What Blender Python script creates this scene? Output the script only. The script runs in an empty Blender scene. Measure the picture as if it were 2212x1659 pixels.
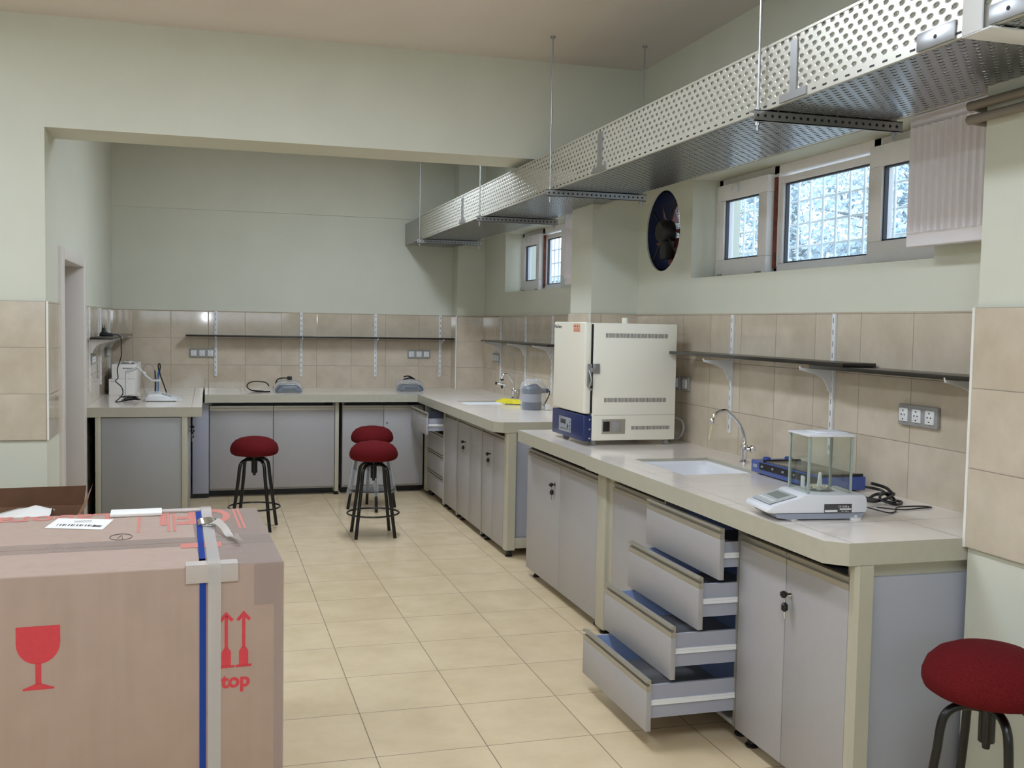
import bpy, bmesh, math, random
from mathutils import Matrix, Vector
random.seed(7)
PI = math.pi
SC = bpy.context.scene
COL = SC.collection

# ------------------------------------------------------------------ materials
def new_mat(name):
    m = bpy.data.materials.new(name); m.use_nodes = True
    nt = m.node_tree; b = nt.nodes['Principled BSDF']
    return m, nt, b
def setp(b, **k):
    for n, v in k.items():
        n = n.replace('_', ' ')
        if n in b.inputs: b.inputs[n].default_value = v
def srgb(r, g, b):
    f = lambda c: (c / 255 / 12.92) if c / 255 <= .04045 else ((c / 255 + .055) / 1.055) ** 2.4
    return (f(r), f(g), f(b), 1)
def N(nt, t, **k):
    n = nt.nodes.new(t)
    for a, v in k.items(): setattr(n, a, v)
    return n
def math_(nt, op, a, b=None, c=None):
    n = N(nt, 'ShaderNodeMath', operation=op)
    for i, v in enumerate((a, b, c)):
        if v is None: continue
        if isinstance(v, (int, float)): n.inputs[i].default_value = v
        else: nt.links.new(v, n.inputs[i])
    return n.outputs[0]
def pos(nt):
    g = N(nt, 'ShaderNodeNewGeometry'); s = N(nt, 'ShaderNodeSeparateXYZ')
    nt.links.new(g.outputs['Position'], s.inputs[0])
    return g.outputs['Position'], s.outputs
def mixc(nt, f, a, b):
    n = N(nt, 'ShaderNodeMix', data_type='RGBA')
    if isinstance(f, (int, float)): n.inputs[0].default_value = f
    else: nt.links.new(f, n.inputs[0])
    for i, v in ((6, a), (7, b)):
        if isinstance(v, tuple): n.inputs[i].default_value = v
        else: nt.links.new(v, n.inputs[i])
    return n.outputs[2]
def noise(nt, vec, scale, detail=3, rough=.5):
    n = N(nt, 'ShaderNodeTexNoise'); n.inputs['Scale'].default_value = scale
    n.inputs['Detail'].default_value = detail; n.inputs['Roughness'].default_value = rough
    if vec is not None: nt.links.new(vec, n.inputs['Vector'])
    return n.outputs['Fac']
def ramp(nt, f, a, b):
    n = N(nt, 'ShaderNodeMapRange'); n.inputs[1].default_value = a; n.inputs[2].default_value = b
    nt.links.new(f, n.inputs[0]); return n.outputs[0]
def bump(nt, b, h, strength=.3, dist=.002):
    n = N(nt, 'ShaderNodeBump'); n.inputs['Strength'].default_value = strength; n.inputs['Distance'].default_value = dist
    nt.links.new(h, n.inputs['Height']); nt.links.new(n.outputs[0], b.inputs['Normal'])

def plain(name, c, rough=.5, metal=0., var=.0, scale=8, spec=.5, bumpy=0., coat=0.):
    m, nt, b = new_mat(name)
    setp(b, Roughness=rough, Metallic=metal, Specular_IOR_Level=spec, Coat_Weight=coat)
    b.inputs['Base Color'].default_value = c
    if var:
        p, _ = pos(nt); f = noise(nt, p, scale)
        d = tuple(x * (1 - var) for x in c[:3]) + (1,); l = tuple(min(1, x * (1 + var)) for x in c[:3]) + (1,)
        nt.links.new(mixc(nt, ramp(nt, f, .3, .7), d, l), b.inputs['Base Color'])
    if bumpy:
        p, _ = pos(nt); bump(nt, b, noise(nt, p, bumpy, 2), .25, .002)
    return m

def tile_mat(name, ua, u0, du, va, v0, dv, ca, cb, grout, rough, gw=.003, cell=.05, pillow=.0012, bumpk=.5):
    m, nt, b = new_mat(name)
    p, s = pos(nt)
    u = math_(nt, 'DIVIDE', math_(nt, 'SUBTRACT', s['XYZ'.index(ua)], u0), du)
    v = math_(nt, 'DIVIDE', math_(nt, 'SUBTRACT', s['XYZ'.index(va)], v0), dv)
    du_ = math_(nt, 'MULTIPLY', math_(nt, 'PINGPONG', u, .5), du)
    dv_ = math_(nt, 'MULTIPLY', math_(nt, 'PINGPONG', v, .5), dv)
    d = math_(nt, 'MINIMUM', du_, dv_)
    line = math_(nt, 'LESS_THAN', d, gw / 2)
    cx = N(nt, 'ShaderNodeCombineXYZ')
    nt.links.new(math_(nt, 'FLOOR', u), cx.inputs[0]); nt.links.new(math_(nt, 'FLOOR', v), cx.inputs[1])
    wn = N(nt, 'ShaderNodeTexWhiteNoise'); nt.links.new(cx.outputs[0], wn.inputs['Vector'])
    off = N(nt, 'ShaderNodeVectorMath', operation='MULTIPLY_ADD')
    nt.links.new(wn.outputs['Color'], off.inputs[0]); off.inputs[1].default_value = (5, 5, 5); nt.links.new(p, off.inputs[2])
    f = noise(nt, off.outputs[0], 5.5, 5, .6)
    f2 = math_(nt, 'ADD', ramp(nt, f, .32, .68), math_(nt, 'MULTIPLY', math_(nt, 'SUBTRACT', wn.outputs['Value'], .5), cell * 6))
    col = mixc(nt, f2, ca, cb)
    nt.links.new(mixc(nt, line, col, grout), b.inputs['Base Color'])
    r = N(nt, 'ShaderNodeMix'); nt.links.new(line, r.inputs[0]); r.inputs[2].default_value = rough; r.inputs[3].default_value = .7
    nt.links.new(r.outputs[0], b.inputs['Roughness'])
    h = ramp(nt, d, 0, .006)
    bump(nt, b, h, bumpk, pillow)
    return m

M = {}
M['paint'] = plain('mint_wall_paint', srgb(210, 210, 194), .6, var=.02, scale=3, bumpy=60, spec=.3)
M['ceiling'] = plain('ceiling_paint', srgb(224, 215, 208), .8, var=.02, scale=2, spec=.2)
TA, TB, TG = srgb(206, 192, 172), srgb(188, 174, 153), srgb(140, 128, 115)
M['tile_back'] = tile_mat('beige_tile_back', 'X', -.6668, .333, 'Z', 1.3703, .25, TA, TB, TG, .06)
M['tile_right'] = tile_mat('beige_tile_right', 'Y', 5.0224, .333, 'Z', 1.3703, .25, TA, TB, TG, .07)
M['tile_left'] = tile_mat('beige_tile_left', 'Y', 7.95, .333, 'Z', 1.3703, .25, TA, TB, TG, .06)
M['tile_pier'] = tile_mat('beige_tile_pier', 'X', -.842, .40, 'Z', .878, .25, TA, TB, TG, .12)
M['tile_pier_side'] = tile_mat('beige_tile_pier_side', 'Y', 2.664, .333, 'Z', .878, .25, TA, TB, TG, .12)
M['floor'] = tile_mat('cream_floor_tile', 'X', .5755, .41, 'Y', 3.5709, .4239, srgb(226, 204, 168), srgb(214, 191, 154), srgb(132, 114, 94), .2, gw=.004, cell=.03, pillow=.0006)
M['top'] = tile_mat('worktop_tile', 'X', 1.8125 + .47, .4, 'Y', 2.671 + .3, .4, srgb(242, 232, 222), srgb(236, 225, 213), srgb(160, 148, 134), .12, gw=.004, cell=.01, pillow=.0003)
M['edge'] = plain('worktop_edge', srgb(180, 175, 157), .35, var=.03, scale=30)
M['door'] = plain('grey_laminate', srgb(166, 162, 161), .42, var=.015, scale=40, spec=.4)
M['post'] = plain('beige_metal_post', srgb(180, 175, 156), .4)
M['handle_strip'] = plain('aluminium_strip', srgb(178, 172, 158), .35, .6)
M['dark'] = plain('dark_void', srgb(24, 24, 26), .6)
M['black'] = plain('black_plastic', srgb(16, 16, 17), .4)
M['black_metal'] = plain('black_enamel', srgb(14, 13, 13), .28)
M['white'] = plain('white_plastic', srgb(222, 222, 220), .4)
M['white_metal'] = plain('white_enamel', srgb(226, 226, 226), .35)
M['slate'] = plain('drawer_box_grey', srgb(160, 161, 172), .45)
M['slate_in'] = plain('drawer_inside_blue', srgb(158, 178, 222), .5)
M['drawer_floor'] = plain('drawer_floor_grey', srgb(168, 166, 166), .45)
M['end_grey'] = plain('neutral_grey_panel', srgb(158, 158, 157), .45)
M['end_lav'] = plain('lavender_grey_panel', srgb(160, 161, 168), .45)
M['oven'] = plain('oven_enamel', srgb(236, 231, 216), .35, spec=.5)
M['oven_blue'] = plain('oven_navy', srgb(28, 42, 92), .35)
M['grey_plate'] = plain('grey_socket_frame', srgb(150, 148, 146), .4)
M['chrome'] = plain('chrome', srgb(225, 225, 225), .08, 1.)
M['steel'] = plain('zinc_steel', srgb(168, 168, 168), .35, .9)
M['ceramic'] = plain('white_ceramic', srgb(228, 227, 230), .08, coat=.3)
M['fabric'] = plain('burgundy_fabric', srgb(93, 21, 24), .9, var=.25, scale=260, spec=.1, bumpy=500)
M['shelf'] = plain('black_shelf', srgb(38, 34, 30), .25)
M['pvc'] = plain('white_pvc', srgb(242, 238, 238), .35, var=.02, scale=14)
M['rubber'] = plain('dark_gasket', srgb(60, 62, 70), .5)
M['red_seal'] = plain('red_brown_gap', srgb(120, 58, 42), .6, var=.5, scale=30)
M['radiator'] = plain('radiator_enamel', srgb(236, 230, 234), .4)
M['pipe'] = plain('painted_pipe', srgb(126, 116, 104), .45)
M['card'] = plain('corrugated_card', srgb(189, 157, 130), .8, var=.06, scale=18, spec=.15)
M['card_top'] = plain('corrugated_card_top', srgb(196, 166, 132), .75, var=.06, scale=14, spec=.15)
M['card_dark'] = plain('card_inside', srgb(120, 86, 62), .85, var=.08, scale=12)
M['red_ink'] = plain('red_ink', srgb(205, 62, 70), .7, var=.06, scale=60)
M['pink_ink'] = plain('faded_red_ink', srgb(196, 122, 110), .7, var=.08, scale=50)
M['paper'] = plain('white_paper', srgb(236, 232, 226), .6)
M['ink'] = plain('grey_ink', srgb(70, 66, 66), .7)
M['strap_white'] = plain('white_strap', srgb(240, 234, 228), .3)
M['strap_blue'] = plain('blue_strap', srgb(34, 84, 196), .35)
M['card_grey'] = plain('grey_card_corner', srgb(186, 175, 167), .7)
M['yellow'] = plain('yellow_cloth', srgb(222, 206, 48), .85, var=.1, scale=60)
M['blue_device'] = plain('blue_enamel', srgb(60, 82, 150), .35)
M['balance_white'] = plain('balance_shell', srgb(222, 222, 226), .35)
M['balance_grey'] = plain('balance_base', srgb(150, 155, 168), .4)
M['lcd'] = plain('display_grey', srgb(128, 134, 130), .25)
M['lcd_dark'] = plain('display_dark', srgb(52, 56, 54), .2)
M['fan_blue'] = plain('fan_blue', srgb(20, 30, 58), .35)
M['fan_red'] = plain('fan_red', srgb(126, 56, 48), .5)
M['fan_dark'] = plain('fan_motor', srgb(30, 26, 22), .5)
M['pot'] = plain('slate_blue_plastic', srgb(66, 78, 94), .4)
M['pot_light'] = plain('grey_label_band', srgb(150, 154, 162), .35)
M['leaf'] = plain('leaf', srgb(186, 200, 206), .7, var=.2, scale=3)
M['bark'] = plain('bark', srgb(168, 166, 164), .9, var=.2, scale=12)
M['concrete'] = plain('pale_concrete', srgb(196, 202, 206), .9, var=.08, scale=4)
M['bars'] = plain('white_bars', srgb(240, 244, 246), .4)
M['joint'] = plain('bead_white', srgb(232, 228, 220), .3)
M['door_leaf'] = plain('grey_door', srgb(138, 134, 140), .5)
M['door_frame'] = plain('cream_door_frame', srgb(214, 206, 198), .4)
M['electrode_blue'] = plain('electrode_blue', srgb(70, 110, 170), .2)
M['soil'] = plain('outside_ground', srgb(150, 146, 138), .9, var=.15, scale=2)

def card_print(): pass
def film_mat():
    m, nt, b = new_mat('clear_film')
    out = nt.nodes['Material Output']
    t = N(nt, 'ShaderNodeBsdfTransparent'); t.inputs[0].default_value = (.97, .97, .98, 1)
    p, _ = pos(nt)
    setp(b, Roughness=.12, Specular_IOR_Level=1.0); b.inputs['Base Color'].default_value = (.85, .86, .88, 1)
    bump(nt, b, noise(nt, p, 45, 3), .9, .01)
    f = N(nt, 'ShaderNodeLayerWeight'); f.inputs[0].default_value = .35
    mx = N(nt, 'ShaderNodeMixShader')
    nt.links.new(math_(nt, 'MULTIPLY_ADD', f.outputs['Facing'], .35, .14), mx.inputs[0])
    nt.links.new(t.outputs[0], mx.inputs[1]); nt.links.new(b.outputs[0], mx.inputs[2]); nt.links.new(mx.outputs[0], out.inputs[0])
    return m
M['film'] = film_mat()
def glass_mat(name, tint, refl):
    m, nt, b = new_mat(name); nt.nodes.remove(b); out = nt.nodes['Material Output']
    t = N(nt, 'ShaderNodeBsdfTransparent'); t.inputs[0].default_value = tint
    g = N(nt, 'ShaderNodeBsdfGlossy'); g.inputs['Roughness'].default_value = .02
    f = N(nt, 'ShaderNodeLayerWeight'); f.inputs[0].default_value = .5
    mx = N(nt, 'ShaderNodeMixShader'); nt.links.new(math_(nt, 'MULTIPLY_ADD', math_(nt, 'POWER', f.outputs['Facing'], 5), refl * .9, .035 * refl), mx.inputs[0])
    nt.links.new(t.outputs[0], mx.inputs[1]); nt.links.new(g.outputs[0], mx.inputs[2]); nt.links.new(mx.outputs[0], out.inputs[0])
    return m
M['glass'] = glass_mat('window_glass', (.93, .97, 1, 1), .8)
M['glass_case'] = glass_mat('balance_glass', (.965, .985, .97, 1), 1.)
M['glass_edge'] = plain('glass_edge_green', srgb(158, 168, 160), .1)
def tape_mat():
    m, nt, b = new_mat('clear_tape'); out = nt.nodes['Material Output']
    t = N(nt, 'ShaderNodeBsdfTransparent'); mx = N(nt, 'ShaderNodeMixShader'); mx.inputs[0].default_value = .35
    b.inputs['Base Color'].default_value = srgb(186, 166, 158); setp(b, Roughness=.12, Specular_IOR_Level=.8)
    p, _ = pos(nt); bump(nt, b, noise(nt, p, 25, 3), .4, .004)
    nt.links.new(t.outputs[0], mx.inputs[1]); nt.links.new(b.outputs[0], mx.inputs[2]); nt.links.new(mx.outputs[0], out.inputs[0])
    return m
M['tape'] = tape_mat()
def perforated(name, ua, va, v0, metal=.5, rough=.36, col=(200, 196, 184)):
    m, nt, b = new_mat(name); out = nt.nodes['Material Output']
    setp(b, Roughness=rough, Metallic=metal)
    p, s = pos(nt); pu, pv = .048, .0235
    a = math_(nt, 'DIVIDE', s['XYZ'.index(ua)], pu); c = math_(nt, 'DIVIDE', math_(nt, 'SUBTRACT', s['XYZ'.index(va)], v0), pv)
    row = math_(nt, 'FLOOR', c)
    sh = math_(nt, 'MULTIPLY', math_(nt, 'MODULO', row, 2), .5)
    fu = math_(nt, 'SUBTRACT', math_(nt, 'FRACT', math_(nt, 'ADD', a, sh)), .5)
    fv = math_(nt, 'SUBTRACT', math_(nt, 'FRACT', c), .5)
    e1 = math_(nt, 'POWER', math_(nt, 'DIVIDE', fu, .0088 / pu), 2)
    e2 = math_(nt, 'POWER', math_(nt, 'DIVIDE', fv, .0047 / pv), 2)
    d = math_(nt, 'ADD', e1, e2)
    hole = math_(nt, 'LESS_THAN', d, 1)
    nt.links.new(mixc(nt, ramp(nt, d, 1, 1.9), srgb(96, 94, 90), srgb(*col)), b.inputs['Base Color'])
    bump(nt, b, ramp(nt, d, 1, 3.2), .55, .0025)
    t = N(nt, 'ShaderNodeBsdfTransparent'); mx = N(nt, 'ShaderNodeMixShader')
    nt.links.new(hole, mx.inputs[0]); nt.links.new(b.outputs[0], mx.inputs[1]); nt.links.new(t.outputs[0], mx.inputs[2])
    nt.links.new(mx.outputs[0], out.inputs[0])
    return m
M['perf_side'] = perforated('perforated_steel_side', 'Y', 'Z', 2.333)
M['perf_bottom'] = perforated('perforated_steel_bottom', 'Y', 'X', 1.86, .9, .26, (158, 160, 164))
M['tray_plate'] = plain('tray_plate_steel', srgb(200, 196, 184), .36, .5)
def emit(name, c, s):
    m, nt, b = new_mat(name); b.inputs['Base Color'].default_value = c
    b.inputs['Emission Color'].default_value = c; b.inputs['Emission Strength'].default_value = s
    return m

# ------------------------------------------------------------------ mesh builder
class MB:
    def __init__(s): s.bm = bmesh.new(); s.mi = 0
    def _add(s, vs, fs):
        v = [s.bm.verts.new(p) for p in vs]; out = []
        for f in fs:
            try: fc = s.bm.faces.new([v[i] for i in f]); fc.material_index = s.mi; out.append(fc)
            except ValueError: pass
        return v, out
    def box(s, x0, x1, y0, y1, z0, z1, bev=0., seg=2):
        x0, x1 = sorted((x0, x1)); y0, y1 = sorted((y0, y1)); z0, z1 = sorted((z0, z1))
        vs = [(x, y, z) for z in (z0, z1) for y in (y0, y1) for x in (x0, x1)]
        v, f = s._add(vs, [(0, 2, 3, 1), (4, 5, 7, 6), (0, 1, 5, 4), (2, 6, 7, 3), (0, 4, 6, 2), (1, 3, 7, 5)])
        if bev:
            es = list({e for fc in f for e in fc.edges})
            r = bmesh.ops.bevel(s.bm, geom=es, offset=bev, segments=seg, affect='EDGES', profile=.5)
            for fc in r['faces']: fc.material_index = s.mi
        return s
    def prism(s, poly, axis, a, b, bev=0.):
        def pt(u, v, w):
            return {'X': (w, u, v), 'Y': (u, w, v), 'Z': (u, v, w)}[axis]
        n = len(poly)
        vs = [pt(u, v, a) for u, v in poly] + [pt(u, v, b) for u, v in poly]
        fs = [tuple(range(n))[::-1], tuple(range(n, 2 * n))] + [(i, (i + 1) % n, n + (i + 1) % n, n + i) for i in range(n)]
        v, f = s._add(vs, fs)
        bmesh.ops.recalc_face_normals(s.bm, faces=f)
        if bev:
            es = list({e for fc in f for e in fc.edges})
            r = bmesh.ops.bevel(s.bm, geom=es, offset=bev, segments=2, affect='EDGES', profile=.5)
            for fc in r['faces']: fc.material_index = s.mi
        return s
    def tube(s, pts, r, seg=10, caps=True, closed=False, smooth=0):
        P = [Vector(p) for p in pts]
        if smooth: P = catmull(P, smooth, closed)
        n = len(P); R = r if isinstance(r, (list, tuple)) else [r] * n
        if len(R) != n: R = [R[min(len(R) - 1, int(i * len(R) / n))] for i in range(n)]
        T = []
        for i in range(n):
            a = P[(i - 1) % n] if (closed or i > 0) else P[i]; b = P[(i + 1) % n] if (closed or i < n - 1) else P[i]
            t = (b - a); T.append(t.normalized() if t.length > 1e-9 else Vector((0, 0, 1)))
        up = Vector((0, 0, 1)) if abs(T[0].z) < .9 else Vector((1, 0, 0))
        u = T[0].cross(up).normalized(); rings = []
        for i in range(n):
            if i: 
                u = (u - T[i] * u.dot(T[i]))
                u = u.normalized() if u.length > 1e-6 else T[i].orthogonal().normalized()
            w = T[i].cross(u)
            rings.append([s.bm.verts.new(P[i] + (u * math.cos(2 * PI * k / seg) + w * math.sin(2 * PI * k / seg)) * R[i]) for k in range(seg)])
        m = n if closed else n - 1
        for i in range(m):
            A, B = rings[i], rings[(i + 1) % n]
            for k in range(seg):
                f = s.bm.faces.new((A[k], A[(k + 1) % seg], B[(k + 1) % seg], B[k])); f.material_index = s.mi; f.smooth = True
        if caps and not closed:
            for rg in (rings[0][::-1], rings[-1]):
                f = s.bm.faces.new(rg); f.material_index = s.mi
        return s
    def cyl(s, p0, p1, r0, r1=None, seg=16):
        return s.tube([p0, p1], [r0, r0 if r1 is None else r1], seg)
    def lathe(s, prof, c=(0, 0, 0), axis='Z', seg=28):
        c = Vector(c); rings = []
        def pt(r, h, a):
            x, y = r * math.cos(a), r * math.sin(a)
            return c + Vector({'Z': (x, y, h), 'X': (h, x, y), 'Y': (x, h, y)}[axis])
        for r, h in prof:
            rings.append([s.bm.verts.new(pt(0, h, 0))] if r < 1e-6 else [s.bm.verts.new(pt(r, h, 2 * PI * k / seg)) for k in range(seg)])
        fs = []
        for A, B in zip(rings, rings[1:]):
            for k in range(seg):
                k2 = (k + 1) % seg
                if len(A) == 1 and len(B) == 1: continue
                if len(A) == 1: q = (A[0], B[k], B[k2])
                elif len(B) == 1: q = (A[k], A[k2], B[0])
                else: q = (A[k], A[k2], B[k2], B[k])
                f = s.bm.faces.new(q); f.material_index = s.mi; f.smooth = True; fs.append(f)
        bmesh.ops.recalc_face_normals(s.bm, faces=fs)
        return s
    def quad(s, *pts):
        s._add(pts, [tuple(range(len(pts)))]); return s
    def mesh(s, me, mat4):
        me = me.copy(); me.transform(mat4); n0 = len(s.bm.faces); s.bm.from_mesh(me)
        s.bm.faces.ensure_lookup_table()
        for f in s.bm.faces[n0:]: f.material_index = s.mi
        bpy.data.meshes.remove(me); return s
    def xform(s, m4): bmesh.ops.transform(s.bm, matrix=m4, verts=s.bm.verts); return s
    def obj(s, name, mats, parent=None, label=None, kind=None, flat=False):
        me = bpy.data.meshes.new(name); 
        if parent is not None:
            t = parent
            while t.parent is not None: t = t.parent
            bmesh.ops.transform(s.bm, matrix=RM(t).inverted(), verts=s.bm.verts)
        s.bm.normal_update(); s.bm.to_mesh(me); s.bm.free()
        for m in (mats if isinstance(mats, (list, tuple)) else [mats]): me.materials.append(M[m] if isinstance(m, str) else m)
        if not flat:
            me.polygons.foreach_set('use_smooth', [True] * len(me.polygons)); me.set_sharp_from_angle(angle=math.radians(38))
        o = bpy.data.objects.new(name, me); COL.objects.link(o)
        if parent is not None: o.parent = parent
        if label: o['label'] = label
        if kind: o['kind'] = kind
        return o
def bx1(name, mat, par, *d, label=None):
    return MB().box(*d).obj(name, mat, par, label)
def RM(o): return Matrix.Translation(o.location) @ Matrix.Rotation(o.rotation_euler.z, 4, 'Z')
def catmull(P, k, closed=False):
    out = []; n = len(P)
    for i in range(n if closed else n - 1):
        if closed: a, b, c, d = (P[(i + j) % n] for j in (-1, 0, 1, 2))
        else: a, b, c, d = P[max(0, i - 1)], P[i], P[i + 1], P[min(n - 1, i + 2)]
        for j in range(k):
            t = j / k
            out.append(.5 * ((2 * b) + (c - a) * t + (2 * a - 5 * b + 4 * c - d) * t * t + (3 * b - a - 3 * c + d) * t ** 3))
    if not closed: out.append(P[-1])
    return out
def thing(name, label, cat, loc=(0, 0, 0), rz=0., group=None):
    o = bpy.data.objects.new(name, None); COL.objects.link(o); o.empty_display_size = .1
    o.location = loc; o.rotation_euler = (0, 0, rz); o['label'] = label; o['category'] = cat
    if group: o['group'] = group
    return o
def tag(o, label, cat, group=None):
    o['label'] = label; o['category'] = cat
    if group: o['group'] = group
    return o
def structure(name, bm, mat, parent=None):
    return bm.obj(name, mat, parent, kind='structure')
def kids(o): return [c for c in COL.objects if c.parent == o]
def dup(r, loc, rz, label, group=None):
    c = r.copy(); COL.objects.link(c); c.location = loc; c.rotation_euler = (0, 0, rz); c['label'] = label
    if group: c['group'] = group
    for a in kids(r):
        b = a.copy(); COL.objects.link(b); b.parent = c
        for d in kids(a):
            e = d.copy(); COL.objects.link(e); e.parent = b
    return c
def text_mesh(s, size, bold=0., align='LEFT'):
    cu = bpy.data.curves.new('t', 'FONT'); cu.body = s; cu.size = size; cu.offset = bold; cu.align_x = align; cu.resolution_u = 3
    o = bpy.data.objects.new('t', cu); COL.objects.link(o)
    dg = bpy.context.evaluated_depsgraph_get(); me = bpy.data.meshes.new_from_object(o.evaluated_get(dg))
    bpy.data.objects.remove(o); bpy.data.curves.remove(cu); return me
def basis(o, x, y):
    x = Vector(x).normalized(); y = Vector(y).normalized(); z = x.cross(y)
    m = Matrix((x, y, z)).transposed().to_4x4(); m.translation = Vector(o); return m

# ------------------------------------------------------------------ key dimensions
XW, XP, XL, YB = 2.604, 2.294, -.842, 10.036
ZT, ZC, ZL = 1.628, .904, .834
YP0, YP1, ZBEAM, ZCEIL = 6.047, 6.429, 2.558, 3.145
YN1, YN0 = 2.664, 2.28
XF = 1.895                       # cabinet fronts along the right wall
YR = -2.6                        # wall behind the camera
XLL = -3.6

# ------------------------------------------------------------------ room shell
structure('floor', MB().box(XLL - .2, XW + .3, YR - .2, YB + .3, -.15, 0), 'floor')
structure('ceiling', MB().box(XLL - .2, XW + .3, YR - .2, YB + .3, ZCEIL, ZCEIL + .15), 'ceiling')
wb = structure('wall_back', MB().box(XL - .2, XW + .3, YB, YB + .25, 0, ZCEIL), 'paint')
structure('trim_1', MB().box(XL, XW, YB - .012, YB, 2.56, ZCEIL), 'paint')
structure('tile_panel', MB().box(XL, 2.33, YB - .008, YB, 0, ZT), 'tile_back', wb)
pil = structure('wall_back_pilaster', MB().box(2.33, XW, 9.82, YB, 0, ZCEIL), 'paint')
structure('tile_panel', MB().box(2.322, XW, 9.812, YB, 0, ZT), 'tile_back', pil)
structure('corner_bead', MB().box(2.317, 2.327, 9.807, 9.817, ZC, ZT), 'joint', pil)

def fan_square(b, y0, y1, z0, z1, cy, cz, r, xa, xb):
    n = 48
    def sq(a):
        c, s_ = math.cos(a), math.sin(a); k = min([t for t in ((y1 - cy) / c if c > 1e-9 else 9, (y0 - cy) / c if c < -1e-9 else 9, (z1 - cz) / s_ if s_ > 1e-9 else 9, (z0 - cz) / s_ if s_ < -1e-9 else 9)])
        return cy + c * k, cz + s_ * k
    A = sorted([2 * PI * k / n for k in range(n)] + [math.atan2(z - cz, y - cy) % (2 * PI) for y in (y0, y1) for z in (z0, z1)])
    n = len(A)
    for x in (xa, xb):
        vs = [(x, cy + r * math.cos(a), cz + r * math.sin(a)) for a in A] + [(x,) + sq(a) for a in A]
        b._add(vs, [(k, (k + 1) % n, n + (k + 1) % n, n + k) for k in range(n)])
    vs = [(x, cy + r * math.cos(a), cz + r * math.sin(a)) for x in (xa, xb) for a in A]
    b._add(vs, [(k, (k + 1) % n, n + (k + 1) % n, n + k) for k in range(n)])
FAN = (5.69, 2.125, .24)
W1 = (3.27, 5.297, 1.827, 2.379)
W2 = (7.07, 9.09, 1.84, 2.378)
b = MB(); X0, X1 = XW, XW + .30
b.box(X0, X1, YR - .2, YB + .2, 0, 1.827)
b.box(X0, X1, YR - .2, YB + .2, 2.379, ZCEIL)
b.box(X0, X1, YR - .2, W1[0], 1.827, 2.379)
b.box(X0, X1, W1[1], 5.40, 1.827, 2.379); b.box(X0, X1, 5.98, W2[0], 1.827, 2.379)
fan_square(b, 5.40, 5.98, 1.827, 2.379, *FAN, X0, X1)
b.box(X0, X1, W2[1], YB + .2, 1.827, 2.379); b.box(X0, X1, W2[0], W2[1], 1.827, W2[2])
wr = structure('wall_right', b, 'paint')
structure('tile_panel', MB().box(XW - .008, XW, YN1, YP0, 0, ZT), 'tile_right', wr)
structure('tile_panel', MB().box(XW - .008, XW, YP1, 9.82, 0, ZT), 'tile_right', wr)
# piers
p = structure('wall_pier_far', MB().box(XP, XW, YP0, YP1, 0, ZBEAM), 'paint')
structure('tile_panel', MB().box(XP - .01, XW, YP0 - .01, YP1 + .01, .878, ZT), 'tile_pier', p)
structure('corner_bead', MB().box(XP - .013, XP - .004, YP0 - .013, YP0 - .004, .878, ZT), 'joint', p)
p = structure('wall_pier_near', MB().box(XP, XW, YN0, YN1, 0, ZCEIL), 'paint')
structure('tile_panel', MB().box(XP - .014, XW, YN0 - .012, YN1 + .004, .878, ZT), 'tile_pier_side', p)
structure('corner_bead', MB().box(XP - .017, XP - .008, YN1 - .004, YN1 + .006, .878, ZT), 'joint', p)
structure('beam', MB().box(XLL, XW, YP0, YP1, ZBEAM, ZCEIL), 'paint')
# left side
D0, D1, DZ = 6.66, 7.66, 1.90
b = MB(); b.box(XL - .2, XL, YP0, YP1, 0, ZBEAM); b.box(XL - .2, XL, YP1, D0, 0, ZCEIL); b.box(XL - .2, XL, D1, YB + .2, 0, ZCEIL); b.box(XL - .2, XL, D0, D1, DZ, ZCEIL)
wl = structure('wall_left', b, 'paint')
structure('tile_panel', MB().box(XL, XL + .008, 7.80, YB, .0, ZT), 'tile_left', wl)
structure('tile_panel', MB().box(XL, XL + .01, YP0 - .01, 6.53, .878, ZT), 'tile_left', wl)
wp = structure('wall_partition', MB().box(XLL, XL - .2, YP0, YP0 + .2, 0, ZBEAM), 'paint')
structure('tile_panel', MB().box(XLL, XL + .01, YP0 - .012, YP0, .878, ZT), 'tile_pier', wp)
structure('corner_bead', MB().box(XL + .004, XL + .013, YP0 - .015, YP0 - .006, .876, ZT + .002), 'joint', wp)
structure('wall_near_left', MB().box(XLL - .2, XLL, YR - .2, YP0 + .2, 0, ZCEIL), 'paint')
b = MB(); RW = (-2.4, 1.6, 1.5, 2.3)
b.box(XLL, RW[0], YR - .2, YR, 0, ZCEIL); b.box(RW[1], XW, YR - .2, YR, 0, ZCEIL); b.box(RW[0], RW[1], YR - .2, YR, 0, RW[2]); b.box(RW[0], RW[1], YR - .2, YR, RW[3], ZCEIL)
structure('wall_rear', b, 'paint')
# door 1
d = MB()
d.box(XL - .2, XL + .02, 6.53, 6.672, 0, DZ + .06, .004); d.box(XL - .2, XL + .02, 7.65, 7.79, 0, DZ + .06, .004); d.box(XL - .2, XL + .02, 6.672, 7.65, DZ - .01, DZ + .06, .004)
df = structure('door_1', d, 'door_frame')
structure('door_leaf', MB().box(XL - .16, XL - .12, 6.672, 7.65, .005, DZ - .012, .003), 'door_leaf', df)

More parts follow.
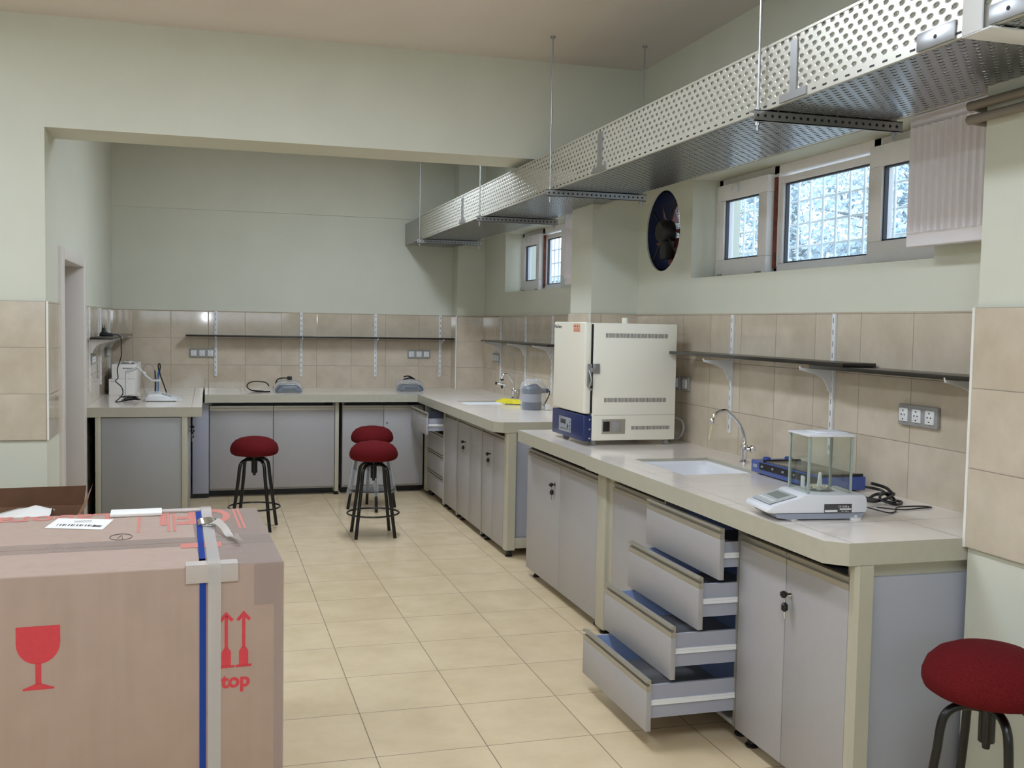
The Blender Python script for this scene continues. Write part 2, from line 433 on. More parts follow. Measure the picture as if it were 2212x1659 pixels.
# ------------------------------------------------------------------ windows
def sash(name, parent, x0, x1, y0, y1, z0, z1, w, handle=None):
    b = MB()
    for (a, c, e, f) in ((y0, y1, z0, z0 + w), (y0, y1, z1 - w, z1), (y0, y0 + w, z0 + w, z1 - w), (y1 - w, y1, z0 + w, z1 - w)):
        b.box(x0, x1, a, c, e, f, .004)
    s = structure(name, b, 'pvc', parent)
    g = MB(); t = .008
    for (a, c, e, f) in ((y0 + w, y1 - w, z0 + w, z0 + w + t), (y0 + w, y1 - w, z1 - w - t, z1 - w), (y0 + w, y0 + w + t, z0 + w, z1 - w), (y1 - w - t, y1 - w, z0 + w, z1 - w)):
        g.box(x0 + .012, x0 + .03, a, c, e, f)
    structure('gasket', g, 'rubber', s)
    structure('pane', MB().box((x0 + x1) / 2, (x0 + x1) / 2 + .004, y0 + w, y1 - w, z0 + w, z1 - w), 'glass', s)
    return s
def window(n, W, c_open, fixed, right):
    y0, y1, z0, z1 = W; xa, xb = XW + .165, XW + .235
    b = MB(); t = .045
    for (a, c, e, f) in ((y0, y1, z0, z0 + t), (y0, y1, z1 - t, z1), (y0, y0 + t, z0, z1), (y1 - t, y1, z0, z1), (fixed[1], fixed[1] + .05, z0, z1), (fixed[0] - .05, fixed[0], z0, z1)):
        b.box(xa, xb, a, c, e, f, .003)
    w = structure('window_%d' % n, b, 'pvc')
    sash('sash', w, xa - .05, xa + .01, c_open[0], c_open[1], z0 + .012, z1 - .045, .085)
    structure('seal', MB().box(xa - .012, xa + .012, c_open[0] - .022, c_open[0] - .003, z0 + .03, z1 - .06), 'red_seal', w)
    sash('fixed_light', w, xa + .005, xa + .045, fixed[0], fixed[1], z0 + .02, z1 - .06, .035)
    sash('sash', w, xa - .05, xa + .01, right[0], right[1], z0 + .012, z1 - .045, .09)
    h = MB(); h.box(xa - .075, xa - .05, c_open[1] - .25, c_open[1] - .2, z1 - .10, z1 - .06, .006)
    structure('catch', h, 'white', w)
    h = MB()
    for yy in (c_open[0] + .04, c_open[1] - .08): h.box(xa - .06, xa - .045, yy, yy + .05, z0 + .0, z0 + .02, .003)
    structure('hinge', h, 'grey_plate', w)
    return w
window(1, W1, (4.69, 5.23), (3.89, 4.66), (3.31, 3.85))
window(2, W2, (8.45, 8.95), (7.92, 8.45), (7.11, 7.88))
def grille(label, y0, y1, z0, z1):
    r = thing('window_grille', label, 'grille', (XW + .40, (y0 + y1) / 2, z0))
    b = MB(); y = y0
    while y < y1: b.cyl((XW + .40, y, z0), (XW + .40, y, z1), .007, seg=8); y += .115
    b.obj('upright_bars', 'bars', r)
    b = MB()
    for k in range(5): b.cyl((XW + .41, y0, z0 + .05 + k * .12), (XW + .41, y1, z0 + .05 + k * .12), .006, seg=8)
    b.obj('cross_bars', 'bars', r)
    for y in (y0, y1): bx1('grille_post', 'bars', r, XW + .38, XW + .42, y - .015, y + .015, z0, z1)
grille('white bar grille outside the wide near window', 2.9, 5.6, 1.7, 2.55)
grille('white bar grille outside the small far window', 6.8, 9.4, 1.7, 2.55)

# ------------------------------------------------------------------ outside
structure('outside_ground', MB().box(XW + .35, 30, -12, 40, 1.2, 1.3), 'soil')
def block_wall():
    b = MB(); y = 11.6
    b.box(9.0, 9.2, 12.0, 34, 1.3, 2.15); b.box(9.0, 9.2, 12.0, 34, 2.75, 2.85)
    for k in range(44):
        y = 12.0 + k * .5; b.box(9.02, 9.18, y, y + .18, 2.15, 2.75)
    return tag(b.obj('boundary_wall', 'concrete'), 'pale pierced boundary wall seen through the small far window', 'wall')
block_wall()
def tree(label, x, y, h, r, n, seed):
    rd = random.Random(seed)
    t = thing('tree', label, 'tree', (x, y, 1.3), 0, 'trees outside the near window')
    b = MB(); top = Vector((x, y, 1.3 + h * .75))
    b.tube([(x, y, 1.3), (x + .05, y - .04, 1.3 + h * .35), tuple(top)], [.11, .08, .03], 8)
    for k in range(9):
        a = rd.uniform(0, 2 * PI); z = 1.3 + h * rd.uniform(.2, .65); q = r * rd.uniform(.5, .9)
        b.tube([(x, y, z), (x + q * .5 * math.cos(a), y + q * .5 * math.sin(a), z + .2), (x + q * math.cos(a), y + q * math.sin(a), z + .3)], [.035, .02, .008], 6)
    b.obj('trunk', 'bark', t)
    b = MB()
    cl = [(rd.gauss(0, .5), rd.gauss(0, .5), rd.uniform(-.55, .55)) for _ in range(34)]
    for k in range(n):
        c = rd.choice(cl); p = Vector((x + r * (c[0] + rd.gauss(0, .16)), y + r * (c[1] + rd.gauss(0, .16)), 1.3 + h * .55 + h * .5 * (c[2] + rd.gauss(0, .12))))
        if p.z < 1.35: p.z = 1.35 + rd.random() * .4
        u = Vector((rd.gauss(0, 1), rd.gauss(0, 1), rd.gauss(0, 1))).normalized(); w = u.orthogonal().normalized(); s_ = rd.uniform(.028, .06)
        b.quad(p - u * s_, p + w * s_ * .45, p + u * s_, p - w * s_ * .45)
    b.obj('foliage', 'leaf', t, flat=True)
tree('grey green tree behind the left part of the near window', 8.2, 13.4, 4.0, 1.35, 9000, 1)
tree('tree filling the middle pane of the near window', 7.0, 9.0, 3.2, 1.3, 9000, 2)
tree('thin tree seen at the right casement of the near window', 7.2, 5.4, 2.6, 1.0, 4500, 3)

# ------------------------------------------------------------------ exhaust fan
cy, cz, cr = FAN
f = thing('exhaust_fan', 'round dark blue exhaust fan set into the wall left of the near window', 'fan', (XW + .1, cy, cz - cr))
b = MB(); b.lathe([(cr - .002, .0), (cr - .002, .16), (cr - .03, .16), (cr - .03, .10), (cr - .012, .0)], (XW + .01, cy, cz), 'X', 48)
b.obj('duct_ring', 'fan_blue', f)
b = MB()
for k in range(5):
    a = 2 * PI * k / 5 + .45; vs = []
    for rr, w0, w1 in ((.05, -.25, .25), (.13, -.42, .34), (.2, -.36, .5)):
        for t_, dx in ((w0, .03), (w1, -.03)):
            vs.append((XW + .075 + dx, cy + rr * math.cos(a + t_), cz + rr * math.sin(a + t_)))
    vs2 = [(x + .004, y, z) for x, y, z in vs]
    b._add(vs + vs2, [(0, 1, 3, 2), (2, 3, 5, 4), (6, 8, 9, 7), (8, 10, 11, 9), (0, 2, 8, 6), (2, 4, 10, 8), (1, 7, 9, 3), (3, 9, 11, 5), (4, 5, 11, 10)])
b.obj('blades', 'fan_red', f)
b = MB(); b.lathe([(0, -.02), (.055, -.02), (.07, .0), (.07, .06), (.05, .08), (0, .08)], (XW, cy + .01, cz - .005), 'X', 24)
b.box(XW - .005, XW + .06, cy - .05, cy + .03, cz - .17, cz - .06, .012)
b.obj('motor', 'fan_dark', f)
b = MB()
for a in (.6, 2.2, 3.9, 5.5): b.cyl((XW + .02, cy, cz), (XW + .02, cy + cr * .97 * math.cos(a), cz + cr * .97 * math.sin(a)), .006, seg=6)
b.obj('mounting_arms', 'fan_dark', f)
b = MB(); k = -cr + .02
while k < cr:
    w = math.sqrt(max(0, (cr - .01) ** 2 - k * k))
    b.cyl((XW + .16, cy + k, cz - w), (XW + .16, cy + k, cz + w), .0022, seg=4); b.cyl((XW + .162, cy - w, cz + k), (XW + .162, cy + w, cz + k), .0022, seg=4); k += .016
b.obj('guard_mesh', 'steel', f)

# ------------------------------------------------------------------ radiators and pipes
def radiator(label, y0, y1, z0, z1):
    r = thing('radiator', label, 'radiator', (XW, (y0 + y1) / 2, z0)); xa = XW - .125
    b = MB(); n = int((y1 - y0 - .03) / .035); pr = [(y0, xa + .012)]
    b.box(xa + .012, xa + .055, y0, y1, z0, z1, .008)
    for k in range(n):
        c = y0 + .032 + k * (y1 - y0 - .064) / max(1, n - 1)
        b.prism([(xa + .013, c - .013), (xa, c - .007), (xa, c + .007), (xa + .013, c + .013)], 'Z', z0 + .05, z1 - .05)
    b.obj('panel', 'radiator', r)
    b = MB(); b.box(xa + .02, xa + .1, y0 + .002, y1 - .002, z1 - .004, z1 + .006, .003)
    b.obj('top_grille', 'white_metal', r)
    for yy in (y0 + .1, y1 - .13): bx1('wall_bracket', 'white_metal', r, xa + .055, XW, yy, yy + .03, z0 + .05, z1 - .05)
radiator('white ribbed radiator hung over the right end of the near window', 2.79, 3.29, 1.862, 2.345)
radiator('white ribbed radiator hung beside the small far window', 6.62, 7.13, 1.845, 2.36)
for z, lab in ((2.248, 'upper brown heating pipe running along the near pier'), (2.206, 'lower brown heating pipe running along the near pier')):
    b = MB(); b.tube([(XP - .035, 1.6, z), (XP - .035, 2.60, z), (XP - .033, 2.675, z), (XP + .01, 2.70, z), (XP + .10, 2.705, z), (XP + .17, 2.72, z), (XP + .195, 2.79, z)], .0145, 12, smooth=5)
    for yy in (1.9, 2.45): b.box(XP - .03, XP, yy, yy + .02, z - .006, z + .006)
    tag(b.obj('heating_pipe', 'pipe'), lab, 'pipe')

# ------------------------------------------------------------------ cable tray
TX0, TX1, TZ0, TZ1 = 1.848, 2.36, 2.305, 2.52
ct = thing('cable_tray', 'long perforated galvanised cable tray hanging above the right-hand counters', 'cable tray', (2.1, 6., TZ0))
bx1('side_wall', 'perf_side', ct, TX0, TX0 + .0015, .4, 9.35, TZ0 + .028, TZ1); bx1('side_wall', 'perf_side', ct, TX1 - .0015, TX1, .4, 9.35, TZ0 + .028, TZ1)
b = MB(); b.box(TX0 + .012, TX1 - .012, .4, 9.6, TZ0, TZ0 + .0015)
b.obj('tray_floor', 'perf_bottom', ct)
for x in (TX0, TX1): bx1('rolled_edge', 'tray_plate', ct, x - .002 if x == TX0 else x - .012, x + .012 if x == TX0 else x + .002, .4, 9.4, TZ1 - .004, TZ1 + .004)
b = MB(); b.prism([(TX1 + .0005, TZ0 + .028), (TX1 + .0005, TZ0), (TX1 - .014, TZ0), (TX1 - .014, TZ0 + .0015), (TX1 - .0015, TZ0 + .0015), (TX1 - .0015, TZ0 + .028)], 'Y', .4, 9.4); b.obj('bottom_flange', 'tray_plate', ct)
b = MB(); b.prism([(TX0 - .0005, TZ0 + .028), (TX0 - .0005, TZ0), (TX0 + .014, TZ0), (TX0 + .014, TZ0 + .0015), (TX0 + .0015, TZ0 + .0015), (TX0 + .0015, TZ0 + .028)], 'Y', .4, 9.4)
b.mi = 1; y = .45
while y < 9.3: b.box(TX0 - .0012, TX0 - .0004, y, y + .022, TZ0 + .010, TZ0 + .016); y += .06
b.obj('bottom_flange', ['tray_plate', 'dark'], ct)
b = MB(); b.box(TX0 - .001, TX0 + .001, 9.33, YB, TZ0, TZ1 - .01); b.box(TX1 - .001, TX1 + .001, 9.33, YB, TZ0, TZ1 - .01); b.box(TX0, TX1, 9.58, YB, TZ0 - .002, TZ0)
b.obj('end_section', 'steel', ct, 'plain grey end section against the back wall')
for (y0, y1) in ((4.76, 4.82), (7.62, 7.68), (3.02, 3.06)):
    b = MB(); b.box(TX0 - .005, TX0 - .001, y0, y1, TZ0 + .005, TZ1 - .02); b.box(TX0 - .006, TX0 - .001, y0 - .06, y1 + .06, TZ0 + .004, TZ0 + .03)
    b.obj('joint_plate', 'steel', ct)
for (y0, y1) in ((2.27, 2.42), (2.02, 2.15)):
    b = MB(); b.box(TX0 - .005, TX0 - .001, y0, y1, TZ0 + .002, TZ0 + .05, .001)
    b.mi = 1; b.cyl((TX0 - .006, (y0 + y1) / 2, TZ0 + .026), (TX0 - .005, (y0 + y1) / 2, TZ0 + .026), .006, seg=8)
    b.obj('joint_plate', ['steel', 'dark'], ct)
def hanger(label, y, first):
    r = thing('tray_hanger', label, 'hanger', (2.1, y, TZ0), 0, 'rod hangers carrying the cable tray')
    b = MB(); z1 = TZ0 - .001; z0 = z1 - .038
    b.box(1.80, 2.40, y - .021, y - .0185, z0, z1, 0); b.box(1.80, 2.40, y - .021, y + .02, z1 - .003, z1); b.box(1.80, 2.40, y - .021, y - .008, z0, z0 + .003)
    b.mi = 1; x = 1.815
    while x < 2.40: b.cyl((x, y - .0216, z0 + .019), (x, y - .0209, z0 + .019), .0055, seg=8); x += .028
    b.obj('slotted_channel', ['steel', 'dark'], r)
    for x in (1.826, 2.378):
        b = MB(); b.cyl((x, y, z0 - .03), (x, y, ZCEIL), .0045, seg=8)
        b.obj('threaded_rod', 'steel', r)
        for za, zb, rr in ((z0 - .012, z0, .009), (z1, z1 + .01, .009), (ZCEIL - .012, ZCEIL, .014)):
            b = MB(); b.cyl((x, y, za), (x, y, zb), rr, seg=8); b.obj('nut', 'steel', r)
hanger('tray hanger at the far end near the back wall', 9.2, 0)
hanger('tray hanger in front of the small far window', 7.05, 0)
hanger('tray hanger just in front of the beam, with two long rods', 5.50, 0)
hanger('nearest tray hanger with slotted channel above the near window', 3.23, 0)
b = MB(); b.box(TX0 - .012, TX0 - .006, 2.165, 2.235, TZ0 - .006, 2.95, .001); b.box(TX0 - .012, TX1 + .03, 2.13, 2.235, TZ0 - .008, TZ0 - .003, .001)
st = b.obj('strap_hanger', 'white_metal'); tag(st, 'cream strap wrapped under the near end of the cable tray', 'hanger')

# ------------------------------------------------------------------ worktops
def finish_top(b, name, label, hole=None):
    for f in b.bm.faces:
        f.material_index = 1 if f.normal.z > .9 else 0
    o = b.obj(name, ['edge', 'top']); tag(o, label, 'worktop'); return o
def slab(b, x0, x1, y0, y1, hole=None):
    if hole is None: b.box(x0, x1, y0, y1, ZL, ZC); return
    a, c, e, f = hole
    b.box(x0, a, y0, y1, ZL, ZC); b.box(c, x1, y0, y1, ZL, ZC); b.box(a, c, y0, e, ZL, ZC); b.box(a, c, f, y1, ZL, ZC)
SA = (1.998, 2.39, 4.085, 4.62); SCc = (1.985, 2.40, 7.945, 8.357)
b = MB(); CH = .055
b.prism([(1.8125, 2.671 + CH), (1.8125 + CH, 2.671), (XW - .009, 2.671), (XW - .009, 2.671 + CH)], 'Z', ZL, ZC)
slab(b, 1.8125, XW - .009, 2.671 + CH, 4.804, SA); b.bm.normal_update()
finish_top(b, 'worktop', 'white tiled worktop nearest the camera, holding the balance and the near sink')
b = MB(); slab(b, 1.828, XW - .009, 4.806, 6.035); b.bm.normal_update()
o = finish_top(b, 'worktop', 'white tiled worktop under the oven'); o.location.z = -.002
b = MB()
b.prism([(1.8125, 6.495 + .07), (1.8125 + CH, 6.495), (XW - .009, 6.495), (XW - .009, 6.565)], 'Z', ZL, ZC)
slab(b, 1.8125, XW - .009, 6.565, 9.132, SCc)
slab(b, -.03, 2.32, 9.132, YB - .009); slab(b, 2.32, XW - .009, 9.132, 9.81); b.bm.normal_update()
finish_top(b, 'worktop', 'L-shaped white tiled worktop along the back wall and far right corner')
b = MB(); slab(b, XL + .009, -.047, 7.84, YB - .009); b.bm.normal_update()
finish_top(b, 'worktop', 'white tiled worktop along the left wall beyond the door')

def sink(label, h):
    x0, x1, y0, y1 = h; r = thing('sink', label, 'sink', ((x0 + x1) / 2, (y0 + y1) / 2, ZC - .2))
    b = MB(); zt, zb = ZC - .012, ZC - .19
    def rr(x0, x1, y0, y1, rad, z, n=6):
        out = []
        for cx_, cy_, a0 in ((x1 - rad, y1 - rad, 0), (x0 + rad, y1 - rad, PI / 2), (x0 + rad, y0 + rad, PI), (x1 - rad, y0 + rad, 3 * PI / 2)):
            for k in range(n + 1): a = a0 + PI / 2 * k / n; out.append((cx_ + rad * math.cos(a), cy_ + rad * math.sin(a), z))
        return out
    e = .002
    rings = [rr(x0 + e, x1 - e, y0 + e, y1 - e, .004, zt - .03), rr(x0 + e, x1 - e, y0 + e, y1 - e, .004, zt), rr(x0 + .022, x1 - .022, y0 + .022, y1 - .022, .03, zt), rr(x0 + .035, x1 - .035, y0 + .035, y1 - .035, .05, zt - .02),
             rr(x0 + .05, x1 - .05, y0 + .05, y1 - .05, .07, zb + .03), rr(x0 + .09, x1 - .09, y0 + .09, y1 - .09, .08, zb), rr((x0 + x1) / 2 - .03, (x0 + x1) / 2 + .03, (y0 + y1) / 2 - .03, (y0 + y1) / 2 + .03, .029, zb - .004)]
    V = [[b.bm.verts.new(p) for p in q] for q in rings]; n = len(V[0])
    for A, B in zip(V, V[1:]):
        for k in range(n): b.bm.faces.new((A[k], A[(k + 1) % n], B[(k + 1) % n], B[k]))
    b.bm.faces.new(V[-1]); b.obj('basin', 'ceramic', r)
    b = MB(); b.lathe([(0, 0), (.026, 0), (.03, -.002), (.03, -.006)], ((x0 + x1) / 2, (y0 + y1) / 2, zb + .002)); b.obj('drain', 'chrome', r)
sink('white ceramic sink sunk in the near worktop beside the oven', SA)
sink('white ceramic sink sunk in the far right corner worktop', SCc)

def faucet(label, x, y, reach, top, lab_head):
    r = thing('faucet', label, 'faucet', (x, y, ZC)); z = ZC
    b = MB(); b.lathe([(0, 0), (.022, 0), (.022, .008), (.013, .016), (.012, .045), (.016, .055), (.016, .085), (.012, .1), (.0105, .105)], (x, y, z), seg=20); b.obj('body', 'chrome', r)
    b = MB(); h = top
    pts = [(x, y, z + .10), (x - .005, y, z + .14), (x - reach * .2, y, z + h * .78), (x - reach * .52, y, z + h * .985), (x - reach * .75, y, z + h), (x - reach * .92, y, z + h * .93), (x - reach, y, z + h * .84)]
    b.tube(pts, .0085, 12, smooth=6); b.obj('spout', 'chrome', r)
    b = MB(); tx, tz = x - reach, z + h * .84
    b.lathe([(.009, .006), (.013, .0), (.013, -.014), (.011, -.018), (0, -.018)], (tx, y, tz), seg=16)
    if lab_head:
        b.cyl((tx, y, tz - .018), (tx - .006, y, tz - .07), .011); b.cyl((tx + .025, y - .02, tz - .06), (tx - .045, y + .01, tz - .045), .008); b.cyl((tx, y + .025, tz - .07), (tx - .01, y - .03, tz - .075), .008)
        b.cyl((tx - .006, y, tz - .07), (tx - .008, y, tz - .1), .006)
    b.obj('nozzle', 'chrome', r)
    if lab_head:
        b = MB(); b.cyl((tx, y, tz - .006), (tx, y, tz - .02), .0155); b.obj('black_ring', 'black', r)
        for q in ((tx - .05, y + .012, tz - .045), (tx - .01, y - .035, tz - .075)): MB().lathe([(0, -.008), (.012, -.006), (.012, .006), (0, .008)], q, 'X', 10).obj('tap_knob', 'black', r)
    else:
        b = MB(); b.tube([(tx + .002, y, tz - .018), (tx - .004, y, tz - .05), (tx - .014, y, tz - .095)], .0035, 8); b.obj('hose_stub', plain('pale_tube', srgb(214, 200, 150), .4), r, 'pale yellow stub hanging from nozzle')
    b = MB(); b.cyl((x, y, z + .068), (x + .022, y - .012, z + .068), .01); b.lathe([(0, -.012), (.012, -.014), (.019, -.006), (.019, .006), (.012, .014), (0, .012)], (x + .034, y - .018, z + .068), 'X', 14); b.obj('handle', 'chrome', r)
faucet('chrome gooseneck faucet behind the near sink', 2.475, 4.407, .175, .251, False)
faucet('chrome lab faucet with black ring at the far right corner sink', 2.545, 8.56, .105, .214, True)

# ------------------------------------------------------------------ cabinets
def lockset(door, x, y, z, nx, ny, key=True, dangle=True):
    """cylinder lock with key (axis along (nx,ny))"""
    b = MB(); n = Vector((nx, ny, 0)); c = Vector((x, y, z))
    b.mi = 0; b.cyl(c - n * .001, c + n * .004, .011, seg=14)
    b.mi = 1
    if key:
        t = Vector((-ny, nx, 0))
        b.cyl(c + n * .004, c + n * .014, .004, seg=8)
        p = c + n * .027
        b.tube([p - Vector((0, 0, .012)), p - Vector((0, 0, .004)), p + Vector((0, 0, .006)), p + Vector((0, 0, .011))], [.006, .0125, .0125, .005], 10)
        if dangle:
            q = c + n * .022 - Vector((0, 0, .045)); b.tube([q + Vector((0, 0, .017)), q + Vector((0, 0, .008)), q - Vector((0, 0, .008)), q - Vector((0, 0, .015))], [.004, .0115, .0115, .004], 10)
            b.mi = 0; b.cyl(q - Vector((0, 0, .013)), q - Vector((0, 0, .04)), .0028, seg=6); b.tube([c + n * .02 - Vector((0, 0, .008)), c + n * .024 - Vector((0, 0, .02)), q + Vector((0, 0, .014))], .0016, 6)
    b.obj('lock', ['chrome', 'black'], door)
def grip(x, z1, h):
    return [(x, z1 - h), (x + .018, z1 - h), (x + .018, z1), (x + .001, z1), (x - .001, z1 - .003), (x - .001, z1 - .009), (x + .002, z1 - .010), (x + .012, z1 - .011), (x + .012, z1 - .021), (x, z1 - .023)]
def xdoor(r, y0, y1, z0, z1, x=XF, top=.042, name='door'):
    """door facing -X with an aluminium grip profile along its top"""
    b = MB(); b.box(x, x + .018, y0, y1, z0, z1 - top, .0015)
    d = b.obj(name, 'door', r)
    b = MB(); b.prism(grip(x, z1, top), 'Y', y0, y1)
    b.obj('grip_profile', 'handle_strip', d); return d
def ydoor(r, x0, x1, z0, z1, y, name='door'):
    b = MB(); b.box(x0, x1, y, y + .018, z0, z1 - .042, .0015); d = b.obj(name, 'door', r)
    b = MB(); b.prism(grip(y, z1, .042), 'X', x0, x1)
    b.obj('grip_profile', 'handle_strip', d); return d
def foot(r, x, y):
    b = MB(); b.lathe([(0, 0), (.024, 0), (.026, .008), (.017, .014), (.014, .055), (0, .055)], (x, y, 0), seg=14); b.obj('foot', 'black', r)
def carcass(r, x0, x1, y0, y1, z0=.055, z1=ZL - .002):
    """open-fronted box made of boards (front at x0)"""
    t = .016; b = MB()
    b.box(x0, x1, y0, y0 + t, z0, z1); b.box(x0, x1, y1 - t, y1, z0, z1); b.box(x0, x1, y0 + t, y1 - t, z0, z0 + t); b.box(x1 - t, x1, y0 + t, y1 - t, z0 + t, z1)
    b.box(x0, x0 + .06, y0 + t, y1 - t, z1 - t, z1)
    b.obj('carcass', 'door', r)
XB = 2.585
# ---- near worktop (A)
c = thing('base_cabinet', 'near end two-door base cabinet with key in lock, right of the open drawers', 'cabinet', (XF, 3.05, 0))
carcass(c, XF + .019, XB, 2.722, 3.384)
d = xdoor(c, 3.064, 3.382, .052, .79); d = xdoor(c, 2.706, 3.060, .052, .79)
lockset(d, XF, 3.030, .655, -1, 0)
b = MB(); b.prism([(XF, 2.703), (XF, 2.68), (XF + .012, 2.668), (1.956, 2.668), (1.956, 2.69), (XF + .03, 2.69), (XF + .03, 2.703)], 'Z', .04, ZL - .001)
b.obj('corner_post', 'post', c)
bx1('frame_rail', 'post', c, 1.957, XB, 2.676, 2.72, .06, .15, .002); bx1('frame_rail', 'post', c, 1.957, XB, 2.702, 2.72, .79, ZL - .001)
b = MB(); b.box(1.957, XB, 2.688, 2.71, .15, .79, .001); b.obj('end_panel', 'end_lav', c)
for y in (2.76, 3.33): foot(c, XF + .045, y); foot(c, XB - .06, y)
# drawers
c = thing('drawer_cabinet', 'drawer unit with four drawers pulled open like steps', 'cabinet', (XF, 3.71, 0))
carcass(c, XF + .003, XB, 3.387, 4.046)
bx1('front_edging', 'handle_strip', c, XF, XF + .003, 3.386, 3.40, .055, ZL - .002); bx1('front_edging', 'handle_strip', c, XF, XF + .003, 4.035, 4.047, .055, ZL - .002)
for x, z0, z1 in ((1.812, .618, .812), (1.731, .436, .632), (1.625, .257, .455), (1.533, .072, .262)):
    b = MB(); y0, y1 = 3.383, 4.047
    b.box(x, x + .02, y0, y1, z0, z1 - .042, .0015); d = b.obj('drawer', 'door', c)
    b = MB(); b.prism(grip(x, z1, .042), 'Y', y0, y1); b.obj('grip_profile', 'handle_strip', d)
    bx, za, zb = x + .02, z0 + .045, z0 + .168
    if x > 1.8: zb = z0 + .14
    b = MB(); xe = bx + .45; ys, ye = y0 + .012, y1 - .025
    b.mi = 0; b.box(bx, xe, ys, ys + .012, za, zb); b.box(bx, xe, ye - .012, ye, za, zb); b.box(xe - .012, xe, ys + .012, ye - .012, za, zb)
    b.mi = 2; b.box(bx, xe - .012, ys + .012, ye - .012, za, za + .006); b.mi = 1; b.box(bx, xe - .013, ye - .0125, ye - .012, za, zb - .001); b.box(bx, xe - .013, ys + .012, ys + .0125, za, zb - .001)
    b.box(xe - .0125, xe - .012, ys + .012, ye - .012, za, zb - .001)
    b.obj('drawer_box', ['slate', 'slate_in', 'drawer_floor'], d)
    zm = (za + zb) / 2 - .012
    for yy in ((ys - .007, ys), (ye, ye + .007)):
        o_ = ys - .007 == yy[0]; yi, yo = (yy[1], yy[0]) if o_ else yy; yd = yo + (.002 if o_ else -.002)
        b = MB(); b.prism([(yi, zm), (yo, zm), (yo, zm + .007), (yd, zm + .0085), (yd, zm + .0115), (yo, zm + .013), (yo, zm + .02), (yi, zm + .02)], 'X', bx, xe)
        b.obj('runner', 'white_metal', d)
for y in (3.44, 3.99): foot(c, XF + .06, y); foot(c, XB - .06, y)
# sink cabinet + knee post
c = thing('base_cabinet', 'base cabinet under the near sink, half hidden by the open drawers', 'cabinet', (XF, 4.4, 0))
carcass(c, XF + .019, XB, 4.05, 4.64)
d = xdoor(c, 4.052, 4.638, .052, .79)
bx1('frame_post', 'post', c, XF - .004, XF + .05, 4.72, 4.832, .03, ZL - .001, .003); bx1('filler_strip', 'post', c, XF + .012, XF + .05, 4.645, 4.72, .05, ZL - .001, .001)
foot(c, XF + .03, 4.78); foot(c, XF + .045, 4.1); foot(c, XB - .06, 4.1); foot(c, XB - .06, 4.6)
# ---- oven worktop (B)
c = thing('base_cabinet', 'two-door base cabinet with hanging key, under the oven', 'cabinet', (XF, 5.43, 0))
carcass(c, XF + .019, XB, 4.842, 6.035)
xdoor(c, 5.424, 6.035, .05, .79); d = xdoor(c, 4.842, 5.420, .05, .79)
lockset(d, XF, 5.50, .645, -1, 0)
for y in (4.92, 5.96): foot(c, XF + .05, y); foot(c, XB - .06, y)
# ---- corner worktop (C)
c = thing('base_cabinet', 'two-door base cabinet with hanging key at near end of the far right counter', 'cabinet', (XF, 6.85, 0))
carcass(c, XF + .019, XB, 6.56, 7.13)
xdoor(c, 6.852, 7.13, .05, .80); d = xdoor(c, 6.57, 6.848, .05, .80); lockset(d, XF, 6.895, .645, -1, 0)
b = MB(); b.prism([(XF, 6.56), (XF, 6.515), (XF + .012, 6.5), (1.96, 6.5), (1.96, 6.56)], 'Z', .045, ZL - .001); b.obj('corner_post', 'post', c)
b = MB(); b.box(1.961, XB, 6.51, 6.55, .055, .125, .002); b.obj('frame_rail', 'post', c)
b = MB(); b.box(1.961, XB, 6.53, 6.55, .126, ZL - .002); b.obj('end_panel', 'slate', c)
for y in (6.535, 7.08): foot(c, XF + .035, y); foot(c, XB - .06, y)
c = thing('base_cabinet', 'base cabinet with a key in its lock, mid far right counter', 'cabinet', (XF, 7.5, 0))
carcass(c, XF + .019, XB, 7.15, 7.89)
xdoor(c, 7.52, 7.888, .05, .80); d = xdoor(c, 7.152, 7.516, .05, .80); lockset(d, XF, 7.63, .645, -1, 0)
bx1('frame_post', 'handle_strip', c, XF - .003, XF + .03, 7.132, 7.149, .03, ZL - .001); bx1('frame_post', 'handle_strip', c, XF - .003, XF + .03, 7.892, 7.92, .03, ZL - .001)
for y in (7.2, 7.84): foot(c, XF + .04, y); foot(c, XB - .06, y)
c = thing('base_cabinet', 'narrow one-door base cabinet between drawers and lock door, far right counter', 'cabinet', (XF, 8.15, 0))
carcass(c, XF + .019, XB, 7.925, 8.375)
xdoor(c, 7.926, 8.372, .05, .80)
for y in (7.98, 8.32): foot(c, XF + .045, y); foot(c, XB - .06, y)
c = thing('drawer_cabinet', 'corner drawer unit with only its top drawer open', 'cabinet', (XF, 8.75, 0))
carcass(c, XF + .021, XB, 8.40, 9.09)
bx1('frame_post', 'post', c, XF - .003, XF + .03, 8.378, 8.402, .03, ZL - .001); bx1('frame_post', 'post', c, XF - .003, XF + .03, 9.088, 9.18, .03, ZL - .001)
for i, (z0, z1) in enumerate(((.615, .80), (.432, .608), (.25, .425), (.062, .243))):
    x = XF + .002 if i else XF - .15
    b = MB(); b.box(x, x + .018, 8.406, 9.084, z0, z1 - .042, .0015); d = b.obj('drawer', 'door', c)
    b = MB(); b.prism(grip(x, z1, .042), 'Y', 8.406, 9.084); b.obj('grip_profile', 'handle_strip', d)
    if not i:
        b = MB(); b.box(x + .018, XF + .3, 8.42, 8.432, z0 + .03, z1 - .05); b.box(x + .018, XF + .3, 9.05, 9.062, z0 + .03, z1 - .05); b.box(x + .018, XF + .3, 8.432, 9.05, z0 + .03, z0 + .036); b.obj('drawer_box', 'slate', d)
        b = MB(); b.box(x + .018, XF + .3, 8.414, 8.42, z0 + .07, z0 + .088, .002); b.obj('runner', 'white_metal', d)
for y in (8.45, 9.04): foot(c, XF + .045, y); foot(c, XB - .06, y)
